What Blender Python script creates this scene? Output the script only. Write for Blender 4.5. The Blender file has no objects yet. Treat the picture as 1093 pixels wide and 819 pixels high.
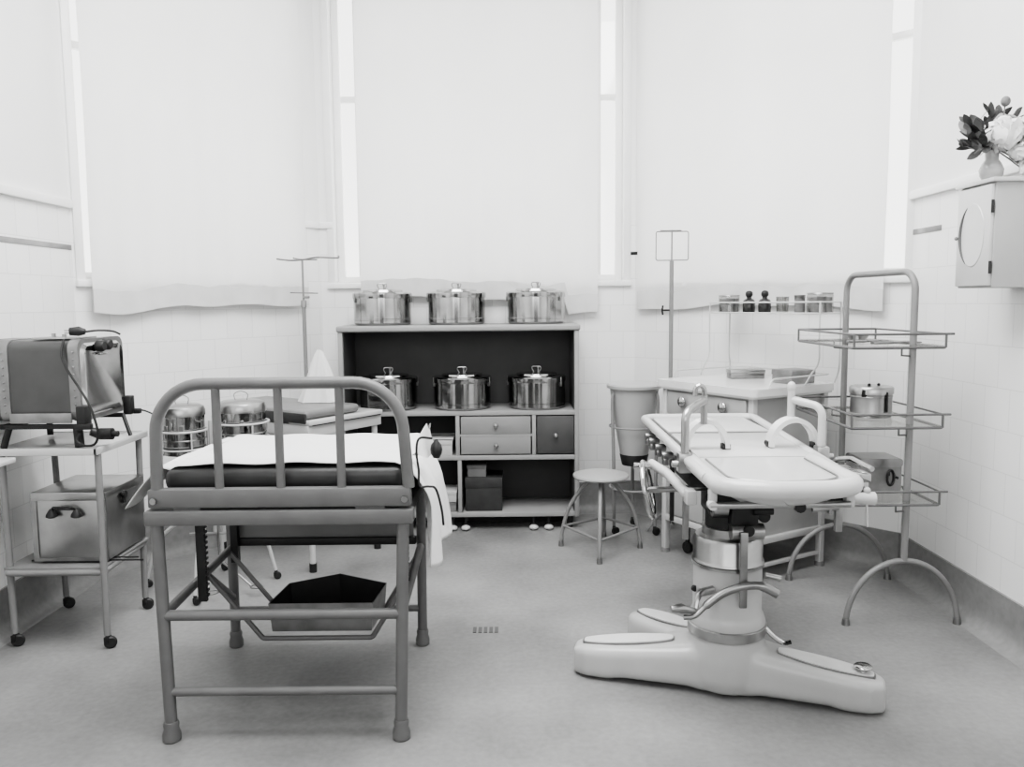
import bpy, bmesh, math, random
from math import sin, cos, pi, radians, hypot, atan2
from mathutils import Vector, Matrix
random.seed(7)
scn = bpy.context.scene
COL = scn.collection

# ------------------------------------------------------------------ materials
MATS = {}
def nodes_of(name):
    m = bpy.data.materials.new(name); m.use_nodes = True
    nt = m.node_tree; nt.nodes.clear()
    out = nt.nodes.new('ShaderNodeOutputMaterial')
    b = nt.nodes.new('ShaderNodeBsdfPrincipled')
    nt.links.new(b.outputs[0], out.inputs[0])
    return m, nt, b, out
def g(v): return (v, v, v * 0.994, 1)
def mat(name, v, rough=0.5, metal=0.0, amt=0.06, scale=8.0, bump=0.0, coat=0.0, spec=0.5):
    m, nt, b, out = nodes_of(name)
    tc = nt.nodes.new('ShaderNodeTexCoord')
    nz = nt.nodes.new('ShaderNodeTexNoise'); nz.inputs['Scale'].default_value = scale; nz.inputs['Detail'].default_value = 5
    nt.links.new(tc.outputs['Object'], nz.inputs['Vector'])
    cr = nt.nodes.new('ShaderNodeValToRGB')
    cr.color_ramp.elements[0].position = .3; cr.color_ramp.elements[1].position = .7
    cr.color_ramp.elements[0].color = g(v * (1 - amt)); cr.color_ramp.elements[1].color = g(min(1, v * (1 + amt)))
    nt.links.new(nz.outputs['Fac'], cr.inputs['Fac']); nt.links.new(cr.outputs[0], b.inputs['Base Color'])
    b.inputs['Roughness'].default_value = rough; b.inputs['Metallic'].default_value = metal
    b.inputs['Specular IOR Level'].default_value = spec
    if coat: b.inputs['Coat Weight'].default_value = coat; b.inputs['Coat Roughness'].default_value = .08
    if bump:
        bp = nt.nodes.new('ShaderNodeBump'); bp.inputs['Strength'].default_value = bump; bp.inputs['Distance'].default_value = .004
        nt.links.new(nz.outputs['Fac'], bp.inputs['Height']); nt.links.new(bp.outputs[0], b.inputs['Normal'])
    MATS[name] = m; return m
WHITE_EN = mat('white_enamel', .50, .28, amt=.03, coat=.3)
BASE_EN = mat('ivory_enamel', .44, .35, amt=.04, coat=.3)
CREAM_EN = mat('cream_enamel', .36, .3, amt=.03, coat=.3)
GREY_EN = mat('grey_enamel', .12, .42, amt=.08, scale=14)
LGREY_EN = mat('light_grey_enamel', .20, .4, amt=.06)
SHELF_M = mat('grey_painted_wood', .27, .5, amt=.05, scale=5)
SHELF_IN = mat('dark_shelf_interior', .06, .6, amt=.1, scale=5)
DRAWER_M = mat('pale_drawer_wood', .22, .45, amt=.08, scale=6)
DRAWER_D = mat('dark_drawer_wood', .055, .5, amt=.15, scale=9)
CHROME = mat('polished_chrome', .42, .12, 1.0, amt=.08, scale=20)
STEEL = mat('dull_steel', .38, .28, 1.0, amt=.1, scale=14)
NICKEL = mat('worn_nickel', .28, .32, 1.0, amt=.2, scale=10)
ALU = mat('bright_brushed_metal', .75, .35, .25, amt=.04, scale=20, coat=.4)
WIREM = mat('grey_wire', .11, .4, amt=.1)
ZINC = mat('zinc_sheet', .24, .45, .6, amt=.25, scale=10)
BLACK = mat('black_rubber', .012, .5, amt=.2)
BLACKM = mat('black_iron', .02, .45, .3, amt=.2)
DARKPAD = mat('dark_leathercloth', .03, .4, amt=.2, scale=16, bump=.1)
GREYPAD = mat('grey_leathercloth', .16, .35, amt=.1, scale=10)
CLOTH = mat('white_linen', .66, .85, amt=.02, scale=30, bump=.15, spec=.2)
MARBLE = mat('white_marble', .66, .25, amt=.07, scale=4, coat=.3)
CARD = mat('pale_card', .42, .8, amt=.1, scale=12)
CARD_D = mat('dim_card', .16, .8, amt=.15, scale=12)
BOXD = mat('dark_box', .03, .6, amt=.3, scale=12)
LEAF = mat('dark_leaf', .05, .6, amt=.4, scale=25)
LEAF2 = mat('mid_leaf', .14, .6, amt=.3, scale=25)
PETAL = mat('white_petal', .72, .7, amt=.05, scale=30)
BROWN = mat('dark_bottle_glass', .02, .12, amt=.1)
JAR_CONT = mat('packed_dressings', .14, .8, amt=.5, scale=30)
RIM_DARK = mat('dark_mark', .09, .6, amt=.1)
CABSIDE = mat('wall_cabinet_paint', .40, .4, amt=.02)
SKIRT = mat('grey_terrazzo_skirting', .215, .5, amt=.10, scale=30)
FRAMEW = mat('white_window_paint', .8, .4, amt=.02)

def floor_mat():
    m, nt, b, out = nodes_of('smooth_grey_floor')
    tc = nt.nodes.new('ShaderNodeTexCoord')
    n1 = nt.nodes.new('ShaderNodeTexNoise'); n1.inputs['Scale'].default_value = 1.6; n1.inputs['Detail'].default_value = 8
    n2 = nt.nodes.new('ShaderNodeTexNoise'); n2.inputs['Scale'].default_value = 40; n2.inputs['Detail'].default_value = 4
    for n in (n1, n2): nt.links.new(tc.outputs['Object'], n.inputs['Vector'])
    mx = nt.nodes.new('ShaderNodeMath'); mx.operation = 'MULTIPLY_ADD'; mx.inputs[1].default_value = .35
    nt.links.new(n2.outputs['Fac'], mx.inputs[0]); nt.links.new(n1.outputs['Fac'], mx.inputs[2])
    cr = nt.nodes.new('ShaderNodeValToRGB')
    cr.color_ramp.elements[0].position = .45; cr.color_ramp.elements[1].position = .9
    cr.color_ramp.elements[0].color = g(.155); cr.color_ramp.elements[1].color = g(.29)
    nt.links.new(mx.outputs[0], cr.inputs[0]); nt.links.new(cr.outputs[0], b.inputs['Base Color'])
    r = nt.nodes.new('ShaderNodeMapRange'); r.inputs['To Min'].default_value = .30; r.inputs['To Max'].default_value = .5
    nt.links.new(n1.outputs['Fac'], r.inputs[0]); nt.links.new(r.outputs[0], b.inputs['Roughness'])
    return m
FLOOR = floor_mat()
def tile_mat():
    m, nt, b, out = nodes_of('white_glazed_tile')
    tc = nt.nodes.new('ShaderNodeTexCoord'); sp = nt.nodes.new('ShaderNodeSeparateXYZ'); cb = nt.nodes.new('ShaderNodeCombineXYZ')
    nt.links.new(tc.outputs['Object'], sp.inputs[0]); nt.links.new(sp.outputs['X'], cb.inputs[0]); nt.links.new(sp.outputs['Z'], cb.inputs[1])
    br = nt.nodes.new('ShaderNodeTexBrick'); br.offset = .5
    br.inputs['Scale'].default_value = 1; br.inputs['Brick Width'].default_value = .184; br.inputs['Row Height'].default_value = .184
    br.inputs['Mortar Size'].default_value = .0025; br.inputs['Mortar Smooth'].default_value = .3
    br.inputs['Color1'].default_value = g(.80); br.inputs['Color2'].default_value = g(.83); br.inputs['Mortar'].default_value = g(.68)
    nt.links.new(cb.outputs[0], br.inputs['Vector']); nt.links.new(br.outputs['Color'], b.inputs['Base Color'])
    b.inputs['Roughness'].default_value = .3; b.inputs['Specular IOR Level'].default_value = .35
    bp = nt.nodes.new('ShaderNodeBump'); bp.inputs['Strength'].default_value = .25; bp.inputs['Distance'].default_value = .002; bp.invert = True
    nt.links.new(br.outputs['Fac'], bp.inputs['Height']); nt.links.new(bp.outputs[0], b.inputs['Normal'])
    return m
TILE = tile_mat()
PLASTER = mat('white_plaster', .80, .7, amt=.02, scale=2, bump=.05)
CEIL = mat('white_ceiling', .82, .8, amt=.02, scale=2)
def cloth_mat():
    m, nt, b, out = nodes_of('thin_blind_cloth')
    tc = nt.nodes.new('ShaderNodeTexCoord'); nz = nt.nodes.new('ShaderNodeTexNoise'); nz.inputs['Scale'].default_value = 3
    nz.inputs['Detail'].default_value = 6
    nt.links.new(tc.outputs['Object'], nz.inputs['Vector'])
    cr = nt.nodes.new('ShaderNodeValToRGB'); cr.color_ramp.elements[0].color = g(.76); cr.color_ramp.elements[1].color = g(.82)
    nt.links.new(nz.outputs['Fac'], cr.inputs[0])
    d = nt.nodes.new('ShaderNodeBsdfDiffuse'); t = nt.nodes.new('ShaderNodeBsdfTranslucent')
    for n in (d, t): nt.links.new(cr.outputs[0], n.inputs['Color'])
    ms = nt.nodes.new('ShaderNodeMixShader'); ms.inputs[0].default_value = .25
    nt.links.new(d.outputs[0], ms.inputs[1]); nt.links.new(t.outputs[0], ms.inputs[2]); nt.links.new(ms.outputs[0], out.inputs[0])
    nt.nodes.remove(b); return m
BLIND = cloth_mat()
HEM_SHADE = mat('shade_toned_hem_cloth', .60, .85, amt=.06, scale=9, bump=.2, spec=.2)  # missing backlight below the sill is put into this darker cloth colour
def glass_mat(name, tint, gl=.12):
    m, nt, b, out = nodes_of(name)
    t = nt.nodes.new('ShaderNodeBsdfTransparent'); t.inputs[0].default_value = g(tint)
    gs = nt.nodes.new('ShaderNodeBsdfGlossy'); gs.inputs['Roughness'].default_value = .05; gs.inputs[0].default_value = g(.9)
    ms = nt.nodes.new('ShaderNodeMixShader'); ms.inputs[0].default_value = gl
    nt.links.new(t.outputs[0], ms.inputs[1]); nt.links.new(gs.outputs[0], ms.inputs[2]); nt.links.new(ms.outputs[0], out.inputs[0])
    nt.nodes.remove(b); return m
PANE = glass_mat('window_glass', .95, .04)
SHEETGLASS = glass_mat('clear_shelf_glass', .90, .16)
JARGLASS = glass_mat('clear_jar_glass', .72, .12)

# ------------------------------------------------------------------ mesh builder
def vv(p): return p if isinstance(p, Vector) else Vector(p)
class MB:
    def __init__(s): s.bm = bmesh.new()
    def box(s, lo, hi, bev=0.0, seg=2, rz=0.0, M=None):
        lo = vv(lo); hi = vv(hi); c = (lo + hi) / 2; d = hi - lo
        X = Matrix.Translation(c) @ Matrix.Rotation(rz, 4, 'Z') @ Matrix.Diagonal((abs(d.x), abs(d.y), abs(d.z), 1))
        if M is not None: X = M @ X
        r = bmesh.ops.create_cube(s.bm, size=1, matrix=X)
        if bev > 0:
            es = {e for v in r['verts'] for e in v.link_edges}
            bmesh.ops.bevel(s.bm, geom=list(es), offset=bev, segments=seg, affect='EDGES', profile=.5)
        return s
    def loft(s, loops, cap=True, closed=False):
        n = len(loops[0]); vs = [[s.bm.verts.new(vv(p)) for p in L] for L in loops]
        m = len(vs)
        for i in range(m if closed else m - 1):
            A = vs[i]; B = vs[(i + 1) % m]
            for j in range(n):
                k = (j + 1) % n
                try: s.bm.faces.new((A[j], A[k], B[k], B[j]))
                except ValueError: pass
        if cap and not closed:
            s.bm.faces.new(list(reversed(vs[0]))); s.bm.faces.new(vs[-1])
        return s
    def tube(s, pts, r, n=10, closed=False, cap=True):
        pts = [vv(p) for p in pts]; m = len(pts)
        rs = r if isinstance(r, (list, tuple)) else [r] * m
        T = []
        for i in range(m):
            a = pts[i - 1] if (i > 0 or closed) else pts[i]
            b = pts[(i + 1) % m] if (i < m - 1 or closed) else pts[i]
            t = (b - a)
            T.append(t.normalized() if t.length > 1e-9 else Vector((0, 0, 1)))
        up = Vector((0, 0, 1)) if abs(T[0].z) < .9 else Vector((1, 0, 0))
        N = (up - T[0] * up.dot(T[0])).normalized(); loops = []
        for i in range(m):
            if i:
                q = T[i - 1].rotation_difference(T[i]); N = q @ N; N = (N - T[i] * N.dot(T[i])).normalized()
            B = T[i].cross(N)
            loops.append([pts[i] + (N * cos(2 * pi * j / n) + B * sin(2 * pi * j / n)) * rs[i] for j in range(n)])
        return s.loft(loops, cap, closed)
    def cyl(s, a, b, r, r2=None, n=20): return s.tube([a, b], [r, r if r2 is None else r2], n)
    def lathe(s, prof, c=(0, 0, 0), n=32, M=None):
        c = vv(c); loops = []
        for (r, z) in prof:
            L = [Vector((max(r, .0002) * cos(2 * pi * j / n), max(r, .0002) * sin(2 * pi * j / n), z)) for j in range(n)]
            loops.append([(M @ p if M is not None else p) + c for p in L])
        return s.loft(loops, True)
    def ball(s, c, r, n=12, sq=1.0):
        c = vv(c); m = max(6, n // 2 + 2)
        return s.lathe([(r * sin(pi * i / m), -r * sq * cos(pi * i / m)) for i in range(m + 1)], c, n)
    def prism(s, poly, z0, z1, M=None):
        f = (lambda p: M @ Vector(p)) if M is not None else Vector
        return s.loft([[f((x, y, z0)) for x, y in poly], [f((x, y, z1)) for x, y in poly]])
    def ring(s, c, R, r, n=40, k=8, M=None):
        c = vv(c)
        P = [Vector((R * cos(2 * pi * i / n), R * sin(2 * pi * i / n), 0)) for i in range(n)]
        return s.tube([(M @ p if M is not None else p) + c for p in P], r, k, closed=True)
    def grid(s, fn, nu, nv):
        vs = [[s.bm.verts.new(vv(fn(i / nu, j / nv))) for j in range(nv + 1)] for i in range(nu + 1)]
        for i in range(nu):
            for j in range(nv): s.bm.faces.new((vs[i][j], vs[i + 1][j], vs[i + 1][j + 1], vs[i][j + 1]))
        return s
def fillet(pts, r, n=6, closed=False):
    pts = [vv(p) for p in pts]; out = []; m = len(pts)
    for i in range(m):
        if not closed and i in (0, m - 1): out.append(pts[i]); continue
        a, p, b = pts[i - 1], pts[i], pts[(i + 1) % m]
        u = (a - p); w = (b - p); ang = u.angle(w)
        if ang > pi - .02: out.append(p); continue
        d = min(r / math.tan(ang / 2), u.length * .48, w.length * .48); rr = d * math.tan(ang / 2)
        un = u.normalized(); wn = w.normalized(); bis = (un + wn).normalized(); c = p + bis * (rr / sin(ang / 2))
        s0 = (p + un * d) - c; s1 = (p + wn * d) - c; th = s0.angle(s1); ax = s0.cross(s1).normalized()
        for k in range(n + 1): out.append(c + Matrix.Rotation(th * k / n, 3, ax) @ s0)
    return out
def crom(pts, n=6):
    P = [vv(p) for p in pts]; P = [P[0] * 2 - P[1]] + P + [P[-1] * 2 - P[-2]]; out = []
    for i in range(1, len(P) - 2):
        for k in range(n):
            t = k / n
            out.append(.5 * ((2 * P[i]) + (P[i + 1] - P[i - 1]) * t + (2 * P[i - 1] - 5 * P[i] + 4 * P[i + 1] - P[i + 2]) * t * t + (-P[i - 1] + 3 * P[i] - 3 * P[i + 1] + P[i + 2]) * t ** 3))
    out.append(P[-2]); return out
def arc(c, r, a0, a1, n=12, plane='xz'):
    out = []
    for i in range(n + 1):
        a = a0 + (a1 - a0) * i / n
        out.append(Vector((c[0] + r * cos(a), c[1], c[2] + r * sin(a))) if plane == 'xz' else Vector((c[0] + r * cos(a), c[1] + r * sin(a), c[2])))
    return out
def rrect(x0, y0, x1, y1, r, n=5):
    out = []
    for cx, cy, a in ((x1 - r, y1 - r, 0), (x0 + r, y1 - r, pi / 2), (x0 + r, y0 + r, pi), (x1 - r, y0 + r, 1.5 * pi)):
        for k in range(n + 1): out.append((cx + r * cos(a + k * pi / 2 / n), cy + r * sin(a + k * pi / 2 / n)))
    return out

WORLD = {}
def obj(name, mb, m, parent=None, world=False, sharp=38, solid=0.0):
    """link one mesh object; world=True: shape was drawn in room coordinates, parent is an unrotated or rotated thing"""
    bm = mb.bm
    if parent is not None and world: bm.transform(WORLD[parent.name].inverted())
    bmesh.ops.recalc_face_normals(bm, faces=bm.faces[:])
    for f in bm.faces: f.smooth = True
    for e in bm.edges:
        if len(e.link_faces) == 2 and e.calc_face_angle(0) > radians(sharp): e.smooth = False
    me = bpy.data.meshes.new(name); bm.to_mesh(me); bm.free()
    for x in (m if isinstance(m, list) else [m]): me.materials.append(x)
    o = bpy.data.objects.new(name, me); COL.objects.link(o)
    if parent is not None:
        o.parent = parent; WORLD[o.name] = WORLD[parent.name]
    else: WORLD[o.name] = Matrix.Identity(4)
    if solid:
        md = o.modifiers.new('thickness', 'SOLIDIFY'); md.thickness = solid; md.offset = 0
    return o
def thing(name, label, cat, loc=(0, 0, 0), rz=0, group=None):
    o = bpy.data.objects.new(name, None); COL.objects.link(o); o.empty_display_size = .05
    o.location = loc; o.rotation_euler = (0, 0, rz); o['label'] = label; o['category'] = cat
    if group: o['group'] = group
    WORLD[o.name] = Matrix.Translation(loc) @ Matrix.Rotation(rz, 4, 'Z'); return o
def tag(o, label, cat, group=None):
    o['label'] = label; o['category'] = cat
    if group: o['group'] = group
    return o
def place(o, loc, rz=0):
    """move a one-mesh thing built around its base"""
    o.location = loc; o.rotation_euler = (0, 0, rz); WORLD[o.name] = Matrix.Translation(loc) @ Matrix.Rotation(rz, 4, 'Z'); return o
def struct(o): o['kind'] = 'structure'; return o
def dup(root, loc, rz, label):
    r = root.copy(); COL.objects.link(r); r.location = loc; r.rotation_euler = (0, 0, rz); r['label'] = label
    for ch in list(root.children):
        c = ch.copy(); COL.objects.link(c); c.parent = r
        for gc in list(ch.children):
            d = gc.copy(); COL.objects.link(d); d.parent = c
    return r

# ------------------------------------------------------------------ room shell
ZC = 4.1; DADO = 2.05
PL, PR = (-2.36, 4.43), (2.14, 4.40)
QL, QR = (-1.33, 5.75), (.87, 5.75)
YF = -2.4
struct(obj('floor', MB().box((-3.2, YF - .3, -.12), (2.9, 6.3, 0)), FLOOR))
struct(obj('ceiling', MB().box((-3.2, YF - .3, ZC), (2.9, 6.3, ZC + .12)), CEIL))
def wall(name, p0, p1, hole=None, th=.24, tiled=True):
    """wall from p0 to p1 (inside on the left hand of p0->p1 reversed); local x runs along it, y points out of the room"""
    L = hypot(p1[0] - p0[0], p1[1] - p0[1]); a = atan2(p1[1] - p0[1], p1[0] - p0[0])
    o = None; mb = MB()
    xs = [0, L]; zs = [0, DADO, ZC]
    if hole: xs = [0, hole[0], hole[1], L]; zs = sorted({0, hole[2], DADO, hole[3], ZC})
    mats = []
    for i in range(len(xs) - 1):
        for j in range(len(zs) - 1):
            if hole and i == 1 and zs[j] >= hole[2] - 1e-6 and zs[j + 1] <= hole[3] + 1e-6: continue
            nf = len(mb.bm.faces)
            mb.box((xs[i], 0, zs[j]), (xs[i + 1], th, zs[j + 1]))
            mb.bm.faces.ensure_lookup_table()
            for f in mb.bm.faces[nf:]: f.material_index = 0 if zs[j + 1] <= DADO + 1e-6 else 1
    o = struct(obj(name, mb, [TILE, PLASTER]))
    place(o, (p0[0], p0[1], 0), a); return o, L, a
wall('wall_left', (PL[0], YF), PL)
wl, LL, aL = wall('wall_back_left', PL, QL, (.06, 1.46, 1.64, 3.85))
wb, LB, aB = wall('wall_back', QL, QR, (.10, 2.12, 1.64, 3.85))
wr, LR, aR = wall('wall_back_right', QR, PR, (.10, 1.83, 1.62, 3.85))
wall('wall_right', PR, (2.14, YF))
wall('wall_front', (2.14, YF), (PL[0], YF))
dr_ = struct(obj('added_dark_door', MB().box((-1.1, YF - .02, 0), (.9, YF + .03, 2.5), .01), mat('added_door_dark', .03, .35, amt=.2, scale=3)))  # unseen dark door added behind the camera to darken the chrome reflections
for x_ in (-.18, -.02): obj('handle', MB().box((x_ - .012, YF + .03, .95), (x_ + .012, YF + .05, 1.15), .004), STEEL, dr_)
def skirting(name, p0, p1):
    L = hypot(p1[0] - p0[0], p1[1] - p0[1]); a = atan2(p1[1] - p0[1], p1[0] - p0[0])
    prof = [(0, 0), (0, .21), (-.012, .21), (-.014, .09)] + [(-.014 - .07 * (1 - cos(t)), .078 - .075 * sin(t)) for t in [pi / 2 * k / 6 for k in range(1, 7)]] + [(-.088, 0)]
    mb = MB().loft([[(x, y, z) for y, z in prof] for x in (0, L)])
    struct(place(obj(name, mb, SKIRT), (p0[0], p0[1], 0), a))
for n, p, q in (('left', (PL[0], YF), PL), ('back_left', PL, QL), ('back', QL, QR), ('back_right', QR, PR), ('right', PR, (2.14, YF))): skirting('baseboard_' + n, p, q)
# dado capping rails and the dark tile stripe
def rail(name, p0, a, x0, x1, z, h, d, m, k=0.006):
    struct(place(obj(name, MB().box((x0, -d, z), (x1, .005, z + h), k), m), (p0[0], p0[1], 0), a))
rail('trim_1', (PL[0], YF), pi / 2, 0, PL[1] - YF, DADO - .03, .045, .025, FRAMEW)
rail('trim_2', PR, -pi / 2, 0, 4.4 - YF, DADO - .03, .045, .025, FRAMEW)
rail('trim_3', PL, aL, 1.51, LL, DADO - .03, .045, .02, FRAMEW)
rail('trim_4', QL, aB, 0, .095, DADO - .03, .045, .02, FRAMEW)
rail('trim_5', (PL[0], YF), pi / 2, 0, PL[1] - YF, 1.80, .028, .003, mat('dark_stripe_tile', .16, .3, amt=.2, scale=12), .001)
DST = MATS['dark_stripe_tile']
rail('trim_6', PR, -pi / 2, 0, .30, 1.835, .028, .003, DST, .001)
rail('trim_7', QR, aB, -.075, 0.0, 1.82, .022, .003, MATS['black_iron'], .001)
rail('trim_8', QR, aR, 0, .05, 1.82, .022, .003, MATS['black_iron'], .001)
def window(name, p0, a, hole, sides):
    x0, x1, z0, z1 = hole
    e = bpy.data.objects.new(name, None); COL.objects.link(e); e.location = (p0[0], p0[1], 0); e.rotation_euler = (0, 0, a); struct(e)
    WORLD[e.name] = Matrix.Translation((p0[0], p0[1], 0)) @ Matrix.Rotation(a, 4, 'Z')
    fr = MB(); w = .05
    fr.box((x0, .10, z0), (x0 + w, .16, z1), .004).box((x1 - w, .10, z0), (x1, .16, z1), .004)
    fr.box((x0 + .01, .104, z0 + .001), (x1 - .01, .156, z0 + w), .004).box((x0 + .01, .104, z1 - w), (x1 - .01, .156, z1 - .001), .004)
    fr.box((x0, .11, 2.90), (x1, .15, 2.94), .004)
    for s in sides: fr.box((s - .02, .108, z0 + .01), (s + .02, .152, z1 - .01), .004)
    obj('window_frame', fr, FRAMEW, e)
    obj('glass', MB().box((x0 + .01, .128, z0 + .01), (x1 - .01, .132, z1 - .01)), PANE, e)
    for q0, q1 in ((x0 - .045, x0 + .002), (x1 - .002, x1 + .045)): obj('casing', MB().box((q0, -.012, z0), (q1, .01, z1), .003)
        , FRAMEW, e)
    obj('window_sill', MB().box((x0 - .05, -.03, z0 - .035), (x1 + .05, .10, z0 + .003), .006), FRAMEW, e)
window('window_1', PL, aL, (.06, 1.46, 1.64, 3.85), (.68,))
window('window_2', QL, aB, (.10, 2.12, 1.64, 3.85), (.27, 1.11, 1.95))
window('window_3', QR, aR, (.10, 1.83, 1.62, 3.85), (.65, 1.25))
def blind(name, label, p0, a, x0, x1, zb, extra=None, amp=.006, yo=-.07):
    M = Matrix.Translation((p0[0], p0[1], 0)) @ Matrix.Rotation(a, 4, 'Z')
    r = random.Random(name + label); ph = [r.uniform(0, 6) for _ in range(4)]
    def bot(u): return zb + .02 * sin(u * 5 + ph[0]) + .008 * sin(u * 17 + ph[1])
    def f(u, v):
        x = x0 + (x1 - x0) * u; b = bot(u) + (extra(u) if extra else 0); z = b + (3.95 - b) * v
        y = yo + amp * sin(u * 19 + ph[2] + .5 * v) * (1.2 - v) + amp * .6 * sin(u * 53 + ph[3]) * (1 - v) + .006 * sin(v * 11 + u * 4)
        return Vector((x, y, z))
    t = thing(name, label, 'blind', (p0[0], p0[1], 0), a)
    obj('cloth', MB().grid(f, 64, 40), BLIND, t)
    def hem_shade(u, v):
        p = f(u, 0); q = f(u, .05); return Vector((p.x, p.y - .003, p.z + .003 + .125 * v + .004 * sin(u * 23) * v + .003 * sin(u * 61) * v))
    obj('hem_shade', MB().grid(hem_shade, 64, 4), HEM_SHADE, t)
    obj('roller', MB().cyl((x0 - .02, -.08, 3.96), (x1 + .02, -.08, 3.96), .03), FRAMEW, t)
    return t
blind('window_blind', 'white cloth blind covering the window left of the open shelf unit', PL, aL, .07, 1.50, 1.475, lambda u: .05 * max(0, 1 - abs(u - .38) / .3) * .6)
blind('window_blind', 'white cloth blind hanging behind the three drums atop the shelf unit', QL, aB, .29, 1.93, 1.52, lambda u: -.09 if u > .86 else 0, .012)
blind('window_blind', 'white cloth blind covering the window above the marble-topped cabinet', QR, aR, .05, 1.735, 1.45, yo=-.045)
# floor drain
dr = MB()
for k in range(5): dr.box((-.19 + k * .025, 3.585, .001), (-.19 + k * .025 + .016, 3.645, .004))
tag(obj('floor_drain', dr, RIM_DARK), 'small dark slotted drain grille set in the middle of the bare floor', 'drain')

# ------------------------------------------------------------------ shelf unit with drawers
SX0, SX1, SY0, SY1 = -1.125, .437, 5.27, 5.70
t = thing('shelf_unit', 'wide grey wooden shelf unit with open compartments and drawers under the centre window', 'shelf unit', (-.344, 5.48, 0))
W = dict(parent=t, world=True)
obj('top_board', MB().box((SX0 - .008, SY0 - .012, 1.315), (SX1 + .008, SY1, 1.356), .012, 3), SHELF_M, **W)
for x in (SX0, SX1 - .03): obj('side_panel', MB().box((x, SY0, .085), (x + .03, SY1, 1.315), .003), SHELF_M, **W)
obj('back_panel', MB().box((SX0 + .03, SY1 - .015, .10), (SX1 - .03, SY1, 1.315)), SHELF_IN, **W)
for z in (.765, .470, .088): obj('shelf_board', MB().box((SX0 + .03, SY0 + .002, z), (SX1 - .03, SY1 - .015, z + .03), .003), SHELF_M, **W)
for x in (-.372, .128): obj('divider', MB().box((x, SY0 + .004, .50), (x + .026, SY1 - .02, .765), .002), SHELF_M, **W)
obj('divider', MB().box((-.362, SY0 + .004, .118), (-.337, SY1 - .02, .47), .002), SHELF_M, **W)
# dark linings of the compartments
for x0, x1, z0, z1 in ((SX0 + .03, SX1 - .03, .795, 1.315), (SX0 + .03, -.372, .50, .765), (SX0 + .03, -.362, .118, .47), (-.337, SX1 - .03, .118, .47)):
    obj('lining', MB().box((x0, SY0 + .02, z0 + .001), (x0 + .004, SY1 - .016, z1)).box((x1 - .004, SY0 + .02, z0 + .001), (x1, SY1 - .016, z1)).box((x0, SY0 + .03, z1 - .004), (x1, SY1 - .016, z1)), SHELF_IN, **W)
def drawer(x0, x1, z0, z1, m):
    d = obj('drawer', MB().box((x0, SY0 + .006, z0), (x1, SY0 + .03, z1), .004).box((x0 + .006, SY0 + .03, z0 + .006), (x1 - .006, SY1 - .05, z1 - .006)), m, **W)
    cx, cz = (x0 + x1) / 2, (z0 + z1) / 2
    obj('knob', MB().lathe([(.006, 0), (.006, .012), (.014, .018), (.016, .026), (.011, .034), (0, .037)], (cx, SY0 + .008, cz), 16, Matrix.Rotation(pi / 2, 3, 'X')), STEEL, d, True)
drawer(-.338, .120, .640, .758, DRAWER_M); drawer(-.338, .120, .508, .626, DRAWER_M)
obj('rail', MB().box((-.346, SY0 + .005, .626), (.128, SY0 + .03, .640)), SHELF_M, **W)
drawer(.160, .403, .508, .758, DRAWER_D)
for x in (-.40, -.315, .135, .235):
    f = obj('foot', MB().cyl((x, SY0 + .03, .03), (x, SY0 + .03, .09), .010), BLACKM, **W)
    obj('foot_cap', MB().ball((x, SY0 + .0, .018), .031, 16, .55), WHITE_EN, f, True)
for x in (SX0 + .05, SX1 - .06):
    obj('leg', MB().box((x - .02, SY0 + .05, 0), (x + .02, SY0 + .09, .09), .004), BLACKM, **W)
    obj('leg', MB().box((x - .02, SY1 - .09, 0), (x + .02, SY1 - .05, .09), .004), BLACKM, **W)
obj('plinth', MB().box((SX0 + .04, SY0 + .2, .002), (SX1 - .04, SY0 + .22, .088)), BLACKM, **W)

# sterilizing drums
def drum_body(r, h): return MB().lathe([(0, 0), (r * .93, 0), (r * .98, .012), (r, .016), (r, .034), (r * 1.012, .036), (r * 1.012, .042), (r, .044), (r, h), (r * .9, h), (0, h)], n=48)
def make_drum(name, label, group, loc, r=.19, h=.195, rz=0):
    t = thing(name, label, 'drum', loc, rz, group)
    obj('body', drum_body(r, h), CHROME, t)
    lid = obj('lid', MB().lathe([(r * 1.0, h - .016), (r * 1.03, h - .018), (r * 1.035, h - .012), (r * 1.035, h + .012), (r * 1.0, h + .02), (r * .72, h + .026), (r * .70, h + .036), (r * .3, h + .042), (0, h + .042)], n=48), CHROME, t)
    obj('handle', MB().tube(fillet([(-.018, 0, h + .042), (-.040, 0, h + .080), (.040, 0, h + .080), (.018, 0, h + .042)], .016), .0032, 8)
        .cyl((.012, 0, h + .04), (.012, 0, h + .070), .006).ball((.012, 0, h + .072), .009, 10), NICKEL, lid)
    obj('slide_band', MB().loft([[(r * 1.004 * cos(a), r * 1.004 * sin(a), z) for a, z in ((aa, .055), (aa, h - .03))] + [(r * 1.012 * cos(aa), r * 1.012 * sin(aa), z) for z in (h - .03, .055)] for aa in [radians(-97 + 4 * k) for k in range(16)]]), CHROME, t)
    for s in (-1, 1):
        a = radians(-90 + s * 72)
        Mx = Matrix.Rotation(a, 4, 'Z')
        obj('clasp', MB().box((r * 1.0, -.010, h - .045), (r * 1.045, .010, h + .016), .003, 1, 0, Mx).box((r * 1.035, -.006, h - .03), (r * 1.06, .006, h - .012), .003, 1, 0, Mx), NICKEL, t)
    return t
d1 = make_drum('sterilizing_drum', 'polished steel sterilizing drum on top of the shelf unit, nearest the drip stand', 'drums on top of the shelf unit', (-.86, 5.47, 1.356), rz=.25)
dup(d1, (-.365, 5.47, 1.356), -.1, 'polished steel sterilizing drum on top of the shelf unit, middle of the three')
dup(d1, (.165, 5.47, 1.356), -.35, 'polished steel sterilizing drum on top of the shelf unit, end nearest the linen bin')
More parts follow.
